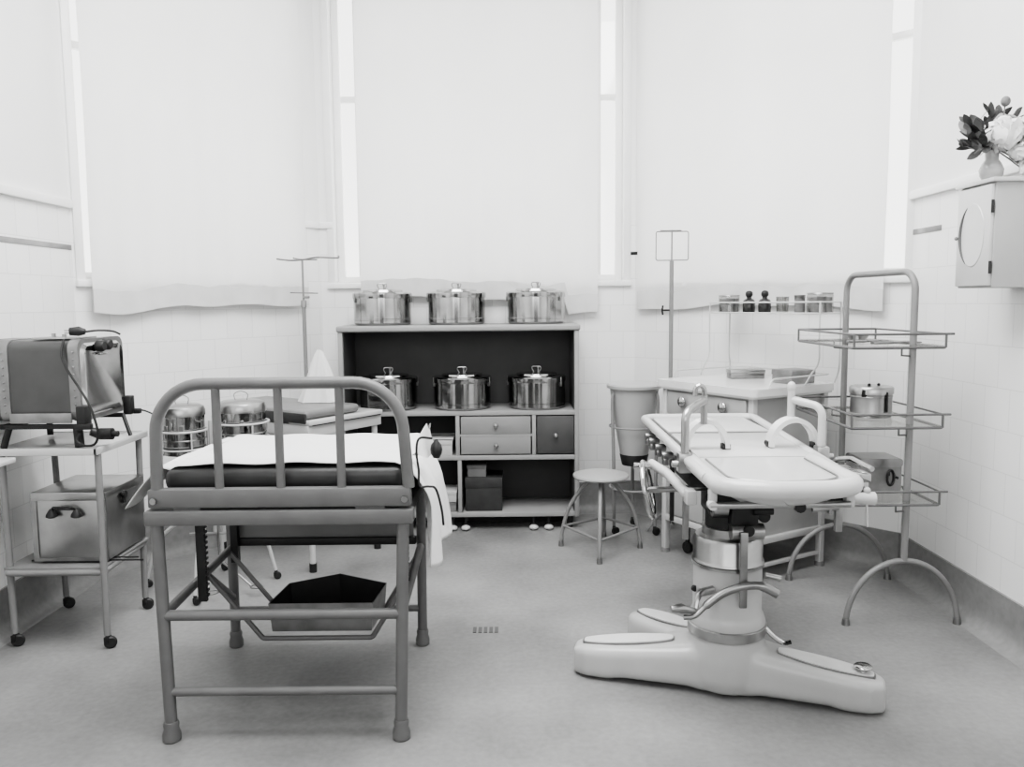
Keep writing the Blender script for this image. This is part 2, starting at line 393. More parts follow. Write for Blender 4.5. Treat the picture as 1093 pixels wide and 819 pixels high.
for x, rz, l in ((-.83, .4, 'steel sterilizing drum inside the shelf unit, partly hidden by the bed rail'), (-.335, 0, 'steel sterilizing drum inside the shelf unit, above the pale drawers'), (.165, -.3, 'steel sterilizing drum inside the shelf unit, above the dark drawer')):
    q = dup(d1, (x, 5.45, .796), rz, l); q['group'] = 'drums inside the shelf unit'
# boxes in the compartments
def cardbox(name, lo, hi, m, label, cat='box', grp=None, lid=None, rz=0):
    lo = Vector(lo); hi = Vector(hi); c = Vector(((lo.x + hi.x) / 2, (lo.y + hi.y) / 2, lo.z)); d = hi - lo
    t = thing(name, label, cat, c, rz, grp)
    hh = d.z * .68
    obj('base', MB().box((-d.x / 2 + .003, -d.y / 2 + .003, 0), (d.x / 2 - .003, d.y / 2 - .003, d.z - .004), .002), m, t)
    obj('lid', MB().box((-d.x / 2, -d.y / 2, hh), (d.x / 2, d.y / 2, d.z), .003), lid or m, t)
    return t
cardbox('storage_box', (-.60, 5.29, .50), (-.395, 5.5, .60), CARD, 'pale box in the small cubby left of the pale drawers')
tag(place(obj('flat_tray', MB().box((-.13, -.1, 0), (.13, .1, .008), .002).box((-.13, -.1, 0), (.13, -.094, .016), .001).box((-.13, .094, 0), (.13, .1, .016), .001), CARD), (-.52, 5.39, .6)), 'thin flat tray lying on the pale box in the cubby', 'tray')
cardbox('storage_box', (-.62, 5.30, .118), (-.375, 5.5, .185), CARD_D, 'dim cardboard box at the bottom left of the shelf unit, under a paler one')
cardbox('storage_box', (-.63, 5.29, .185), (-.372, 5.5, .258), CARD, 'paler cardboard box lying on the dim box at the bottom of the shelf unit')
cardbox('storage_box', (-.318, 5.31, .118), (-.07, 5.55, .345), BOXD, 'dark box in the large lower compartment of the shelf unit')
cardbox('storage_box', (-.305, 5.33, .345), (-.175, 5.47, .425), CARD_D, 'small pale carton standing on the dark box in the lower compartment')

# ------------------------------------------------------------------ bed
BX0, BX1, BY0, BY1 = -1.20, -.39, 2.69, 3.47
t = thing('hospital_bed', 'short grey tubular steel hospital bed with arched end rail and barred panel', 'bed', (-.8, 3.08, 0)); W = dict(parent=t, world=True)
A = 0.02
obj('end_rail', MB().tube(fillet([(-1.195, BY0, .885), (-1.185, BY0, 1.24), (-.375, BY0, 1.24), (-.35, BY0, .885)], .165, 10), .0205, 14), GREY_EN, **W)
for x in (-.985, -.779, -.575): obj('bar', MB().cyl((x, BY0, .885), (x, BY0, 1.23), .0145), GREY_EN, **W)
obj('end_plate', MB().box((-1.222, BY0 - .02, .824), (-.342, BY0 + .02, .888), .006), GREY_EN, **W)
for x in (-1.20, -.362): obj('bolt', MB().cyl((x, BY0 - .03, .85), (x, BY0, .85), .011, n=10), STEEL, **W)
obj('bed_frame', MB().box((-1.235, BY0 - .028, .765), (-.335, BY0 + .028, .815), .006).box((-1.235, BY1 - .03, .765), (-.37, BY1 + .03, .815), .006)
    .box((-1.235, BY0, .77), (-1.19, BY1, .813), .004).box((-.40, BY0, .77), (-.352, BY1, .813), .004)
    .box((-1.14, BY0 - .01, .812), (-1.05, BY0 + .06, .836)).box((-.53, BY0 - .01, .812), (-.43, BY0 + .06, .836)), GREY_EN, **W)
for x0, x1, y in ((-1.203, -1.19, BY0), (-.372, -.394, BY0), (-1.23, -1.228, BY1), (-.40, -.405, BY1)):
    l = obj('leg', MB().tube([(x0, y, .77), (x1, y, .06)], .021, 14), GREY_EN, **W)
    obj('foot', MB().lathe([(.024, .07), (.027, .06), (.025, .045), (.031, .025), (.031, .004), (.027, 0)], (x1, y, 0), 16), GREY_EN, l, True)
obj('crossbar', MB().cyl((-1.2, BY0, .447), (-.385, BY0, .447), .0185), GREY_EN, **W)
obj('crossbar', MB().cyl((-1.2, BY0, .175), (-.385, BY0, .175), .0155), GREY_EN, **W)
obj('crossbar', MB().cyl((-1.23, BY1, .165), (-.405, BY1, .165), .015), GREY_EN, **W)
obj('side_rail', MB().cyl((-1.20, BY0, .445), (-1.228, BY1, .447), .0165), GREY_EN, **W)
obj('side_rail', MB().cyl((-.385, BY0, .445), (-.405, BY1, .447), .0165), GREY_EN, **W)
obj('brace', MB().cyl((-1.20, BY0 + .02, .765), (-1.19, BY0 + .30, .80), .013).cyl((-1.215, 3.12, .45), (-1.228, BY1, .22), .013), GREY_EN, **W)
for Y in (3.13, 3.40):
    obj('sling', MB().tube(fillet([(-1.215, Y, .447), (-1.0, Y, .177), (-.565, Y, .177), (-.40, Y, .447)], .02), .0105, 8), GREY_EN, **W)
def rack(x, y, z0, z1, w=.016):
    mb = MB().box((x - w, y - .008, z0), (x + w, y + .008, z1))
    k = z0 + .02
    while k < z1 - .02: mb.box((x + w, y - .008, k), (x + w + .007, y + .008, k + .009)); k += .02
    return mb
for x, y, z0 in ((-1.16, 2.95, .40), (-.415, 2.98, .42)): obj('rack', rack(x, y, z0, .80), BLACKM, **W)
obj('rack_bar', MB().box((-1.21, 3.40, .40), (-1.18, 3.43, .80)), BLACKM, **W)
obj('rear_panel', MB().box((-1.19, 3.43, .50), (-.43, 3.44, .775), .002), MATS['light_grey_enamel'], **W)
obj('panel_edge', MB().box((-1.2, 3.415, .468), (-.42, 3.45, .50), .004), BLACKM, **W)
obj('mattress_base', MB().box((-1.17, 2.76, .815), (-.39, 3.44, .862)), BLACKM, **W)
tag(obj('mattress', MB().box((-1.195, 2.735, .864), (-.375, 3.43, .945), .03, 4), DARKPAD), 'dark leathercloth mattress pad on the short steel bed', 'mattress')
def sheet(u, v):
    # u across the bed with hanging flaps, v along it
    y = 2.75 + (3.40 - 2.75) * v
    Ld = .10 + .06 * max(0, 1 - v * 2.2); Rd = .40 - .05 * (1 - v) + .02 * sin(v * 9)
    wtop = .80; s = u * (Ld + wtop + Rd) - Ld
    z0 = .952 + .008 * sin(v * 6 + u * 3) * (1 - v) ; x0 = -1.175
    if s < 0:
        k = -s / Ld
        return Vector((x0 - .02 - k * (.035 + .13 * max(0, 1 - v * 1.3)), y + .05 * k * max(0, 1 - v * 3), z0 - Ld * k * (k ** .3) - .012 * sin(v * 14) * k))
    if s <= wtop:
        e = min(s, wtop - s); d = .014 * max(0, 1 - e / .03) ** 2
        return Vector((x0 + s, y, z0 - d + .003 * sin(u * 31 + v * 5)))
    k = (s - wtop) / Rd
    bul = .055 * sin(min(1, k * 2.2) * pi * .55) + .015 * sin(v * 17 + k * 4) + .035 * k
    return Vector((x0 + wtop + bul + .01, y + .02 * k * sin(v * 3), z0 - .014 - Rd * k))
tag(obj('bed_sheet', MB().grid(sheet, 90, 44), CLOTH, solid=.003), 'white linen sheet draped over the bed mattress and hanging down its side', 'sheet')
mb = MB()
def tuft(u, v):
    a = u * 2 * pi; r = .035 * (1 - v * .75) * (1 + .35 * sin(a * 3 + v * 5)); return Vector((-.325 + r * cos(a) + .02 * v, 2.92 + r * sin(a), .955 + .10 * v + .012 * sin(a * 2)))
tag(obj('gauze_tuft', mb.grid(tuft, 24, 8), CLOTH), 'crumpled white gauze tuft standing at the edge of the draped bed sheet', 'gauze')
t = thing('rubber_tube', 'black rubber tube with squeeze bulb hanging beside the draped bed sheet', 'tube', (-.3, 2.74, .95)); W = dict(parent=t, world=True)
obj('hose', MB().tube(crom([(-.275, 2.75, 1.04), (-.315, 2.72, 1.045), (-.325, 2.715, 1.0), (-.318, 2.71, .94), (-.316, 2.71, .885), (-.285, 2.71, .882), (-.262, 2.72, .87), (-.245, 2.73, .80), (-.24, 2.74, .74)]), .0042, 8), BLACK, **W)
obj('bulb', MB().lathe([(0, -.032), (.011, -.029), (.019, -.014), (.021, 0), (.018, .016), (.008, .028), (.005, .035), (0, .036)], (-.262, 2.76, 1.0), 20), BLACK, **W)
# basin in the sling: open zinc box with a five sided plan
t = thing('zinc_basin', 'open zinc basin with dark inside hung in the sling under the bed', 'basin', (-.77, 3.4, .189)); W = dict(parent=t, world=True)
plan = [(-.99, 3.15), (-.565, 3.15), (-.525, 3.44), (-.765, 3.56), (-.97, 3.47)]
plan = [(-.985, 3.16), (-.565, 3.16), (-.545, 3.39), (-.765, 3.49), (-.965, 3.40)]
cx = sum(p[0] for p in plan) / 5; cy = sum(p[1] for p in plan) / 5
def shr(k, d=0): return [(cx + (x - cx) * k, cy + (y - cy) * k) for x, y in plan]
mo = MB(); lo_ = [(x, y, .189) for x, y in shr(.95)]; hi_ = [(x, y, .308) for x, y in plan]
lo_[3] = (lo_[3][0], lo_[3][1], .189); hi_[3] = (hi_[3][0], hi_[3][1], .318)
mo.loft([lo_, hi_], cap=False); mo.bm.faces.new([mo.bm.verts.new(p) for p in lo_])
obj('shell', mo, ZINC, **W)
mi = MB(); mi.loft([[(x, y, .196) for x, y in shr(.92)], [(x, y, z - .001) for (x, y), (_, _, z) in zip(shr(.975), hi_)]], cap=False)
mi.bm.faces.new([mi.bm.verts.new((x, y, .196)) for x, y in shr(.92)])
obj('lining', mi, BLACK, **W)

# ------------------------------------------------------------------ left trolley
t = thing('instrument_trolley', 'two-shelf white metal trolley on casters against the left tiled wall', 'trolley', (-2.02, 3.7, 0)); W = dict(parent=t, world=True)
feet = {(-2.215, 3.49): (-2.225, 3.50), (-1.79, 3.46): (-1.80, 3.49), (-2.235, 3.947): (-2.24, 3.93), (-1.83, 3.923): (-1.82, 3.92)}
def caster(x, y, r, parent, dx=.012):
    c = obj('caster', MB().cyl((x, y, r * 1.6), (x, y, r * 2.6), .009).box((x - .010, y - r * .7, r * .9), (x + .010, y + r * .7, r * 2.0), .003), BLACKM, parent, True)
    obj('wheel', MB().lathe([(0, -.011), (r * .8, -.011), (r, -.006), (r, .006), (r * .8, .011), (0, .011)], (x + dx, y, r), 20, Matrix.Rotation(radians(25), 3, 'Z') @ Matrix.Rotation(pi / 2, 3, 'X')), BLACK, c, True)
    return c
for (fx, fy), (tx, ty) in feet.items():
    l = obj('leg', MB().tube([(tx, ty, .885), (fx, fy, .06)], .0145, 12), LGREY_EN, **W); caster(fx, fy, .027, l)
obj('top_shelf', MB().box((-2.25, 3.455, .872), (-1.785, 3.945, .888), .004).box((-2.25, 3.45, .862), (-1.785, 3.465, .893), .003).box((-1.80, 3.45, .862), (-1.785, 3.945, .893), .003).box((-2.25, 3.935, .862), (-1.785, 3.95, .893), .003), WHITE_EN, **W)
obj('bottom_shelf', MB().box((-2.235, 3.475, .35), (-1.80, 3.93, .362), .003), LGREY_EN, **W)
obj('bottom_rail', MB().cyl((-2.22, 3.475, .338), (-1.79, 3.475, .338), .014).cyl((-1.80, 3.48, .338), (-1.82, 3.93, .338), .012).cyl((-2.23, 3.93, .338), (-1.82, 3.93, .338), .012), LGREY_EN, **W)
for i, (y, x1) in enumerate(((3.56, -1.66), (3.60, -1.70))):
    tag(obj('metal_rod', MB().cyl((-2.16, y, .367), (x1, y, .367), .004, n=8), BLACKM), ('dark thin rod sticking out furthest from the bottom shelf of the trolley', 'shorter dark thin rod lying on the bottom shelf under the metal box')[i], 'rod')
# chrome box on the lower shelf
t = thing('metal_box', 'polished metal box with front carrying handle on the trolley lower shelf', 'box', (-1.965, 3.72, .372)); W = dict(parent=t, world=True)
obj('body', MB().box((-2.125, 3.53, .373), (-1.80, 3.90, .65), .006), STEEL, **W)
obj('lid', MB().box((-2.13, 3.525, .645), (-1.796, 3.905, .685), .006), STEEL, **W)
obj('corner_strip', MB().box((-2.129, 3.526, .374), (-2.105, 3.531, .66)).box((-1.825, 3.526, .374), (-1.797, 3.531, .66)).box((-2.127, 3.525, .374), (-1.798, 3.53, .39)), NICKEL, **W)
h = obj('handle', MB().tube(fillet([(-2.03, 3.525, .60), (-2.015, 3.495, .625), (-1.935, 3.495, .625), (-1.92, 3.525, .60)], .012), .005, 8).tube([(-2.022, 3.505, .613), (-1.928, 3.505, .613)], .003, 8), BLACKM, **W)
for x in (-2.03, -1.92): obj('boss', MB().lathe([(.006, .03), (.012, .022), (.022, .006), (.024, -.004), (.014, -.010), (0, -.012)], (x, 3.51, .585), 14), BLACKM, h, True)
obj('latch', MB().cyl((-1.796, 3.68, .64), (-1.78, 3.68, .64), .016).box((-1.795, 3.67, .60), (-1.785, 3.69, .64), .003), BLACKM, **W)
# apparatus on top: round-cornered metal casing on a stand
t = thing('sterilizer_casing', 'round-cornered metal electrical sterilizer with black knobs and trailing cord on the trolley', 'sterilizer', (-2.1, 3.66, .893)); W = dict(parent=t, world=True)
def yz(x, k=0, r=.045): return [(x, y, z) for y, z in rrect(3.46 + k, 1.005 + k, 3.865 - k, 1.36 - k, r, 6)]
obj('body', MB().loft([yz(x, .004) for x in (-2.33, -1.85)]), mat('grey_casing', .085, .38, .5, amt=.2, scale=4), **W)
for x0, x1 in ((-2.19, -2.145), (-1.888, -1.845)):
    rv = MB().loft([yz(x, 0) for x in (x0, x1)])
    for k in range(9): rv.ball(((x0 + x1) / 2, 3.459, 1.05 + k * .032), .005, 8)
    obj('rim_strip', rv, ZINC, **W)
obj('bottom_strip', MB().box((-2.15, 3.455, 1.002), (-1.885, 3.465, 1.045), .003), ZINC, **W)
obj('end_panel', MB().loft([yz(-1.845, .018), yz(-1.832, .03), yz(-1.836, .045)]), CHROME, **W)
for y, z in ((3.60, 1.335), (3.66, 1.34)):
    obj('knob', MB().lathe([(.02, 0), (.026, .006), (.026, .03), (.02, .038), (0, .038)], (-1.835, y, z - .01), 14, Matrix.Rotation(pi / 2, 3, 'Y')), BLACK, **W)
obj('latch', MB().box((-1.832, 3.60, 1.285), (-1.815, 3.67, 1.293), .002), CHROME, **W)
obj('corner_clamp', MB().box((-1.862, 3.445, .985), (-1.82, 3.50, 1.075), .006).box((-1.87, 3.44, .975), (-1.80, 3.47, 1.0), .004), BLACKM, **W)
obj('corner_clamp', MB().box((-1.85, 3.84, .985), (-1.81, 3.885, 1.075), .006).box((-1.85, 3.87, .985), (-1.785, 3.90, 1.01), .004), BLACKM, **W)
obj('stand', MB().box((-2.31, 3.47, .975), (-1.85, 3.49, .995)).box((-2.31, 3.83, .975), (-1.85, 3.85, .995)).box((-2.2, 3.47, .975), (-2.18, 3.85, .995))
    .cyl((-2.20, 3.48, .893), (-2.17, 3.48, .98), .014).cyl((-1.88, 3.5, .893), (-1.885, 3.5, .98), .020).cyl((-2.2, 3.84, .893), (-2.2, 3.84, .98), .014).cyl((-1.80, 3.80, .893), (-1.845, 3.83, .99), .009), BLACKM, **W)
obj('top_plate', MB().box((-2.06, 3.50, 1.36), (-1.86, 3.66, 1.368), .002).cyl((-1.98, 3.53, 1.365), (-1.98, 3.53, 1.385), .009).cyl((-1.945, 3.55, 1.365), (-1.945, 3.55, 1.38), .009), STEEL, **W)
p = obj('plug', MB().tube([(-1.905, 3.52, 1.392), (-1.87, 3.53, 1.393), (-1.845, 3.535, 1.39)], [.017, .021, .012], 12), BLACK, **W)
obj('prong', MB().cyl((-1.925, 3.515, 1.386), (-1.905, 3.52, 1.386), .003, n=6).cyl((-1.925, 3.515, 1.397), (-1.905, 3.52, 1.397), .003, n=6), STEEL, p, True)
obj('cord', MB().tube(crom([(-1.845, 3.535, 1.39), (-1.80, 3.56, 1.395), (-1.76, 3.60, 1.39), (-1.735, 3.62, 1.375)]), .0045, 8), BLACK, **W)
obj('cord', MB().tube(crom([(-1.905, 3.47, 1.36), (-1.905, 3.445, 1.30), (-1.885, 3.44, 1.24), (-1.845, 3.44, 1.17), (-1.80, 3.43, 1.10), (-1.775, 3.43, 1.03), (-1.768, 3.44, .96), (-1.79, 3.45, .912), (-1.84, 3.455, .905), (-1.87, 3.46, .925), (-1.86, 3.47, .955)]), .0055, 8), BLACK, **W)
obj('cord', MB().tube(crom([(-1.80, 3.85, 1.01), (-1.75, 3.86, 1.0), (-1.71, 3.87, .97), (-1.705, 3.88, .90)]), .004, 8), BLACK, **W)
sck = obj('socket', MB().cyl((-1.80, 3.52, .945), (-1.745, 3.52, .945), .026, n=14).cyl((-1.745, 3.52, .945), (-1.72, 3.52, .945), .013, n=12).cyl((-1.83, 3.50, .96), (-1.80, 3.52, .945), .018, .024, n=12), BLACKM, **W)
# overbed table corner at the frame edge
t = thing('overbed_table', 'white metal table corner jutting in beside the trolley, by the left wall', 'table', (-2.1, 2.8, 0)); W = dict(parent=t, world=True)
obj('table_top', MB().box((-2.32, 2.45, .952), (-1.76, 2.85, .970), .004), WHITE_EN, **W)
obj('post', MB().cyl((-2.2, 2.72, .06), (-2.2, 2.72, .952), .02), LGREY_EN, **W)
obj('base', MB().box((-2.26, 2.3, .02), (-2.14, 2.76, .06), .01).box((-2.26, 2.3, 0), (-2.24, 2.76, .02)).box((-2.16, 2.3, 0), (-2.14, 2.76, .02)), LGREY_EN, **W)

# ------------------------------------------------------------------ examination couch
K = Vector((-1.12, 4.42, 0)); ang = atan2(.56, -.83)
# local frame: x along u (away to the left), y along -? ; v = (.56,.83)
t = thing('examination_couch', 'padded examination couch with grey top and white metal frame behind the bed', 'couch', K, ang)
# in this frame v is local -y
Lc, Wc = .85, .58
obj('frame', MB().box((0, -Wc, .77), (Lc, 0, .835), .004), WHITE_EN, t)
obj('end_leaf', MB().box((-.015, -Wc, .835), (.16, 0, .862), .006), WHITE_EN, t)
obj('seam', MB().box((-.0165, -Wc + .02, .832), (-.013, -.02, .837)), BLACKM, t)
obj('pad', MB().box((.015, -Wc + .16, .866), (Lc, .0, .915), .022, 4).box((.17, -Wc, .838), (Lc, -.02, .868)), GREYPAD, t)
obj('pad_side', MB().box((.012, -.004, .845), (Lc - .02, .012, .902), .006), DARKPAD, t)
for x, y in ((.03, -.03), (Lc - .03, -.03), (.03, -Wc + .03), (Lc - .03, -Wc + .03)):
    l = obj('leg', MB().cyl((x, y, .03), (x, y, .775), .017), WHITE_EN, t)
    obj('ferrule', MB().cyl((x, y, 0), (x, y, .05), .021), BLACKM, l)
obj('hanging_panel', MB().box((.60, -.03, .20), (.68, -.02, .77), .004), WHITE_EN, t)
def tent(u, v):
    a = u * 2 * pi; r = .115 * (1 - v) ** .8 + .010; r *= 1 + (.12 * sin(a * 5 + 2 * v) + .09 * sin(a * 11 + 1)) * (1 - .3 * v)
    return Vector((r * .95 * cos(a) + .01 * v, r * .5 * sin(a), .31 * v + .006 * sin(a * 4) * v))
tag(place(obj('folded_towel', MB().grid(tent, 40, 12), CLOTH), (-1.155, 4.85, .918)), 'white towel propped into a peak at the far side of the couch', 'towel')
# ------------------------------------------------------------------ drum stand with two drums
t = thing('drum_stand', 'white tubular double drum stand with curved caster legs and foot pedals', 'stand', (-1.62, 4.24, 0)); W = dict(parent=t, world=True)
DA, DB = (-1.715, 4.2), (-1.43, 4.27)
obj('ring', MB().ring((DA[0], DA[1], .855), .122, .006).ring((DA[0], DA[1], .762), .122, .005), WHITE_EN, **W)
obj('ring', MB().ring((DB[0], DB[1], .885), .137, .006).ring((DB[0], DB[1], .80), .137, .005), WHITE_EN, **W)
rods = MB()
for (cx_, cy_), R_, z0, z1 in ((DA, .122, .735, .855), (DB, .137, .765, .885)):
    for k in range(4):
        a = k * pi / 2 + .7; p = (cx_ + R_ * cos(a), cy_ + R_ * sin(a))
        rods.tube([(p[0], p[1], z1), (p[0], p[1], z0), (cx_, cy_, z0 - .012)], .004, 6)
    rods.lathe([(0, z0 - .016), (.05, z0 - .016), (.05, z0 - .006), (0, z0 - .006)], (cx_, cy_, 0), 16)
obj('cradle', rods, WHITE_EN, **W)
obj('post', MB().tube([(DA[0] + .138, DA[1] + .02, .30), (DA[0] + .138, DA[1] + .02, .90)], .013).cyl((DA[0], DA[1], .72), (DA[0] + .138, DA[1] + .02, .72), .008).cyl((DB[0], DB[1], .75), (DA[0] + .138, DA[1] + .02, .75), .008), WHITE_EN, **W)
px_, py_ = DA[0] + .138, DA[1] + .02
for fx, fy in ((-1.96, 4.235), (-1.60, 3.965), (-1.646, 4.50), (-1.305, 4.35)):
    l = obj('leg', MB().tube(crom([(px_, py_, .36), (px_ + (fx - px_) * .35, py_ + (fy - py_) * .35, .385), (px_ + (fx - px_) * .8, py_ + (fy - py_) * .8, .26), (fx, fy, .05)]), .010, 8), WHITE_EN, **W); caster(fx, fy, .02, l, .008)
for ex, ey in ((-1.36, 4.10), (-1.56, 4.02)):
    obj('pedal', MB().tube(crom([(px_, py_, .16), (px_ + (ex - px_) * .6, py_ + (ey - py_) * .6, .10), (ex, ey, .05)]), .006, 6).ring((ex + .03, ey - .01, .05), .03, .005, 16, 6), STEEL, **W)
obj('lever_rod', MB().cyl((px_ + .02, py_ - .02, .15), (px_ + .02, py_ - .02, .80), .005, n=8).cyl((px_ - .13, py_ - .02, .30), (px_ + .15, py_, .30), .007, n=8), STEEL, **W)
def small_drum(label, loc, r, h):
    t = thing('dressing_drum', label, 'drum', loc, 0, 'drums in the double stand')
    obj('body', MB().lathe([(0, 0), (r * .95, 0), (r, .008), (r, h), (0, h)], n=40), CHROME, t)
    lid = obj('lid', MB().lathe([(r * 1.0, h - .02), (r * 1.05, h - .02), (r * 1.05, h + .008), (r * .98, h + .026), (r * .8, h + .036), (0, h + .04)], n=40), STEEL, t)
    obj('handle', MB().tube(crom([(-.03, 0, h + .035), (-.035, 0, h + .07), (0, 0, h + .085), (.035, 0, h + .07), (.03, 0, h + .035)]), .0025, 6), STEEL, lid)
    obj('bead', MB().ring((0, 0, h * .35), r * 1.0, .004), STEEL, t)
    for s in (-25, 18):
        a = radians(-90 + s); obj('slot', MB().box((r - .001, -.010, h * .42), (r + .004, .010, h * .72), .0015, 1, 0, Matrix.Rotation(a, 4, 'Z')), NICKEL, t)
    return t
small_drum('chrome dressing drum in the stand ring nearest the metal sterilizer', (DA[0], DA[1], .732), .108, .22)
small_drum('wider chrome dressing drum in the stand ring beside the couch', (DB[0], DB[1], .762), .122, .20)

# ------------------------------------------------------------------ drip stands
t = thing('drip_stand', 'thin grey drip stand with crossed top hooks behind the couch', 'stand', (-1.345, 5.31, 0)); W = dict(parent=t, world=True)
x, y = -1.345, 5.31
obj('pole', MB().tube([(x, y, .06), (x, y, 1.50)], .013).cyl((x, y, 1.5), (x, y, 1.79), .0065), LGREY_EN, **W)
obj('collar', MB().cyl((x, y, 1.48), (x, y, 1.525), .018).cyl((x, y, 1.545), (x + .04, y - .01, 1.545), .008), STEEL, **W)
obj('hook_bar', MB().tube(crom([(x - .165, y, 1.792), (x - .08, y, 1.782), (x, y, 1.785), (x + .1, y, 1.80), (x + .225, y, 1.795), (x + .235, y, 1.81)]), .0055, 8)
    .tube(crom([(x - .03, y - .1, 1.79), (x, y, 1.787), (x + .07, y + .1, 1.79)]), .005, 8), NICKEL, **W)
obj('hook_bar', MB().cyl((x - .085, y, 1.575), (x + .095, y, 1.57), .004, n=8), NICKEL, **W)
for k in range(4):
    a = k * pi / 2 + .5; obj('foot', MB().tube(crom([(x, y, .12), (x + .08 * cos(a), y + .08 * sin(a), .10), (x + .17 * cos(a), y + .17 * sin(a), .012)]), .010, 8), LGREY_EN, **W)
t = thing('drip_stand', 'thin grey drip stand with square wire frame at its top behind the marble cabinet', 'stand', (1.02, 5.22, 0)); W = dict(parent=t, world=True)
x, y = 1.02, 5.22
obj('pole', MB().cyl((x, y, .05), (x, y, 1.75), .0135).cyl((x, y, 1.74), (x, y, 1.945), .005), LGREY_EN, **W)
obj('wire_frame', MB().tube(fillet([(x - .10, y, 1.755), (x + .105, y, 1.755), (x + .105, y, 1.935), (x - .10, y, 1.935)], .012, 4, True), .0035, 6, True), LGREY_EN, **W)
obj('hook_bar', MB().cyl((x - .075, y, 1.94), (x + .06, y, 1.94), .005, n=8), NICKEL, **W)
obj('thumb_screw', MB().cyl((x - .06, y - .01, 1.44), (x, y, 1.44), .006, n=8).tube([(x - .055, y - .01, 1.41), (x - .06, y - .01, 1.44), (x - .055, y - .01, 1.47)], .006, 8), BLACKM, **W)
for k in range(3):
    a = k * 2 * pi / 3 + 1.2; obj('foot', MB().tube(crom([(x, y, .12), (x + .07 * cos(a), y + .07 * sin(a), .10), (x + .15 * cos(a), y + .15 * sin(a), .012)]), .010, 8), LGREY_EN, **W)

# ------------------------------------------------------------------ stool
x, y = .53, 4.83
t = thing('round_stool', 'round white metal stool with three splayed legs near the linen bin', 'stool', (x, y, 0)); W = dict(parent=t, world=True)
obj('seat', MB().lathe([(0, .436), (.13, .438), (.160, .444), (.169, .454), (.166, .464), (.14, .468), (0, .462)], (x, y, 0), 40), CREAM_EN, **W)
fs = [(.294, 4.905), (.493, 4.554), (.771, 4.85), (.58, 5.09)]
for fx, fy in fs:
    dx, dy = fx - x, fy - y
    l = obj('leg', MB().tube(crom([(x + dx * .1, y + dy * .1, .435), (x + dx * .35, y + dy * .35, .40), (x + dx * .75, y + dy * .75, .27), (x + dx * .95, y + dy * .95, .12), (fx, fy, .02)]), .0125, 10), LGREY_EN, **W)
    obj('ferrule', MB().cyl((fx, fy, 0), (fx, fy, .035), .017, .014), NICKEL, l, True)
br = MB()
for i in range(4):
    a, b = fs[i], fs[(i + 1) % 4]; br.cyl((x + (a[0] - x) * .94, y + (a[1] - y) * .94, .13), (x + (b[0] - x) * .94, y + (b[1] - y) * .94, .13), .008, n=8)
obj('brace', br, LGREY_EN, **W)

# ------------------------------------------------------------------ linen bin
x, y = .785, 5.2
t = thing('linen_bin', 'tall tapering grey enamel bin held in a caster stand beside the marble cabinet', 'bin', (x, y, 0)); W = dict(parent=t, world=True)
obj('bin_body', MB().lathe([(0, .452), (.075, .455), (.088, .50), (.135, .78), (.158, .95), (.15, .95), (.08, .50), (0, .47)], (x, y, 0), 40), CREAM_EN, **W)
obj('bin_bottom_shade', MB().lathe([(0, .445), (.078, .448), (.093, .515), (.091, .52), (0, .52)], (x, y, 0), 40), BLACKM, **W)  # dark band paints the shading towards the foot of the bin
obj('lid', MB().lathe([(.155, .945), (.176, .948), (.178, .966), (.170, .975), (.05, .985), (0, .985)], (x, y, 0), 40), CREAM_EN, **W)
for k in range(3):
    a = radians(205 + 120 * k); c_, s_ = cos(a), sin(a)
    l = obj('leg', MB().tube(crom([(x + .15 * c_, y + .15 * s_, .93), (x + .165 * c_, y + .165 * s_, .85), (x + .155 * c_, y + .155 * s_, .5), (x + .15 * c_, y + .15 * s_, .06)]), .011, 8), LGREY_EN, **W); caster(x + .15 * c_, y + .15 * s_, .026, l, .01)
obj('hoop', MB().ring((x, y, .30), .155, .008).ring((x, y, .70), .158, .006), LGREY_EN, **W)

# ------------------------------------------------------------------ marble topped cabinet
CA, CB_, CC = Vector((.89, 4.79, 0)), Vector((1.248, 4.187, 0)), Vector((1.79, 4.51, 0))
u = (CA - CB_).normalized(); w = Vector((u.y, -u.x, 0))   # u along drawer face, w to the depth
if w.x < 0: w = -w
rz = atan2(-u.y, -u.x)          # local x runs from A to B
t = thing('marble_cabinet', 'white enamel instrument cabinet with pale marble top and two drawers', 'cabinet', CA, rz)
LA, DP = .70, .58               # local: x 0..LA along the face, y 0..DP into the depth
obj('carcass', MB().box((.02, .012, .20), (LA - .02, DP, .985), .003), CREAM_EN, t)
for x_, y_ in ((0, 0), (LA - .035, 0), (0, DP - .025), (LA - .035, DP - .025)):
    l = obj('leg', MB().box((x_, y_, .02 if y_ == 0 and x_ == 0 else .0), (x_ + .035, y_ + .035, .99), .004), WHITE_EN, t)
    obj('foot', MB().cyl((x_ + .017, y_ + .017, 0), (x_ + .017, y_ + .017, .025), .026), LGREY_EN, l)
obj('marble_top', MB().prism(rrect(-.03, -.03, LA + .035, DP + .03, .035), 1.0, 1.022).prism(rrect(-.022, -.022, LA + .027, DP + .022, .03), .988, 1.0).prism(rrect(-.03, -.03, LA + .035, DP + .03, .035), 1.022, 1.04), MARBLE, t)
for x0, x1 in ((.045, .335), (.355, .655)):
    d = obj('drawer', MB().box((x0, -.004, .845), (x1, .02, .975), .004), CREAM_EN, t)
    obj('knob', MB().lathe([(.01, 0), (.01, .01), (.028, .016), (.030, .026), (.02, .036), (0, .04)], ((x0 + x1) / 2, -.004, .925), 18, Matrix.Rotation(pi / 2, 3, 'X')), CHROME, d)
obj('rail', MB().box((.03, .0, .81), (LA - .03, .02, .836), .002), WHITE_EN, t)
obj('rail', MB().box((.03, 0, .20), (LA - .03, .02, .235), .002), WHITE_EN, t)
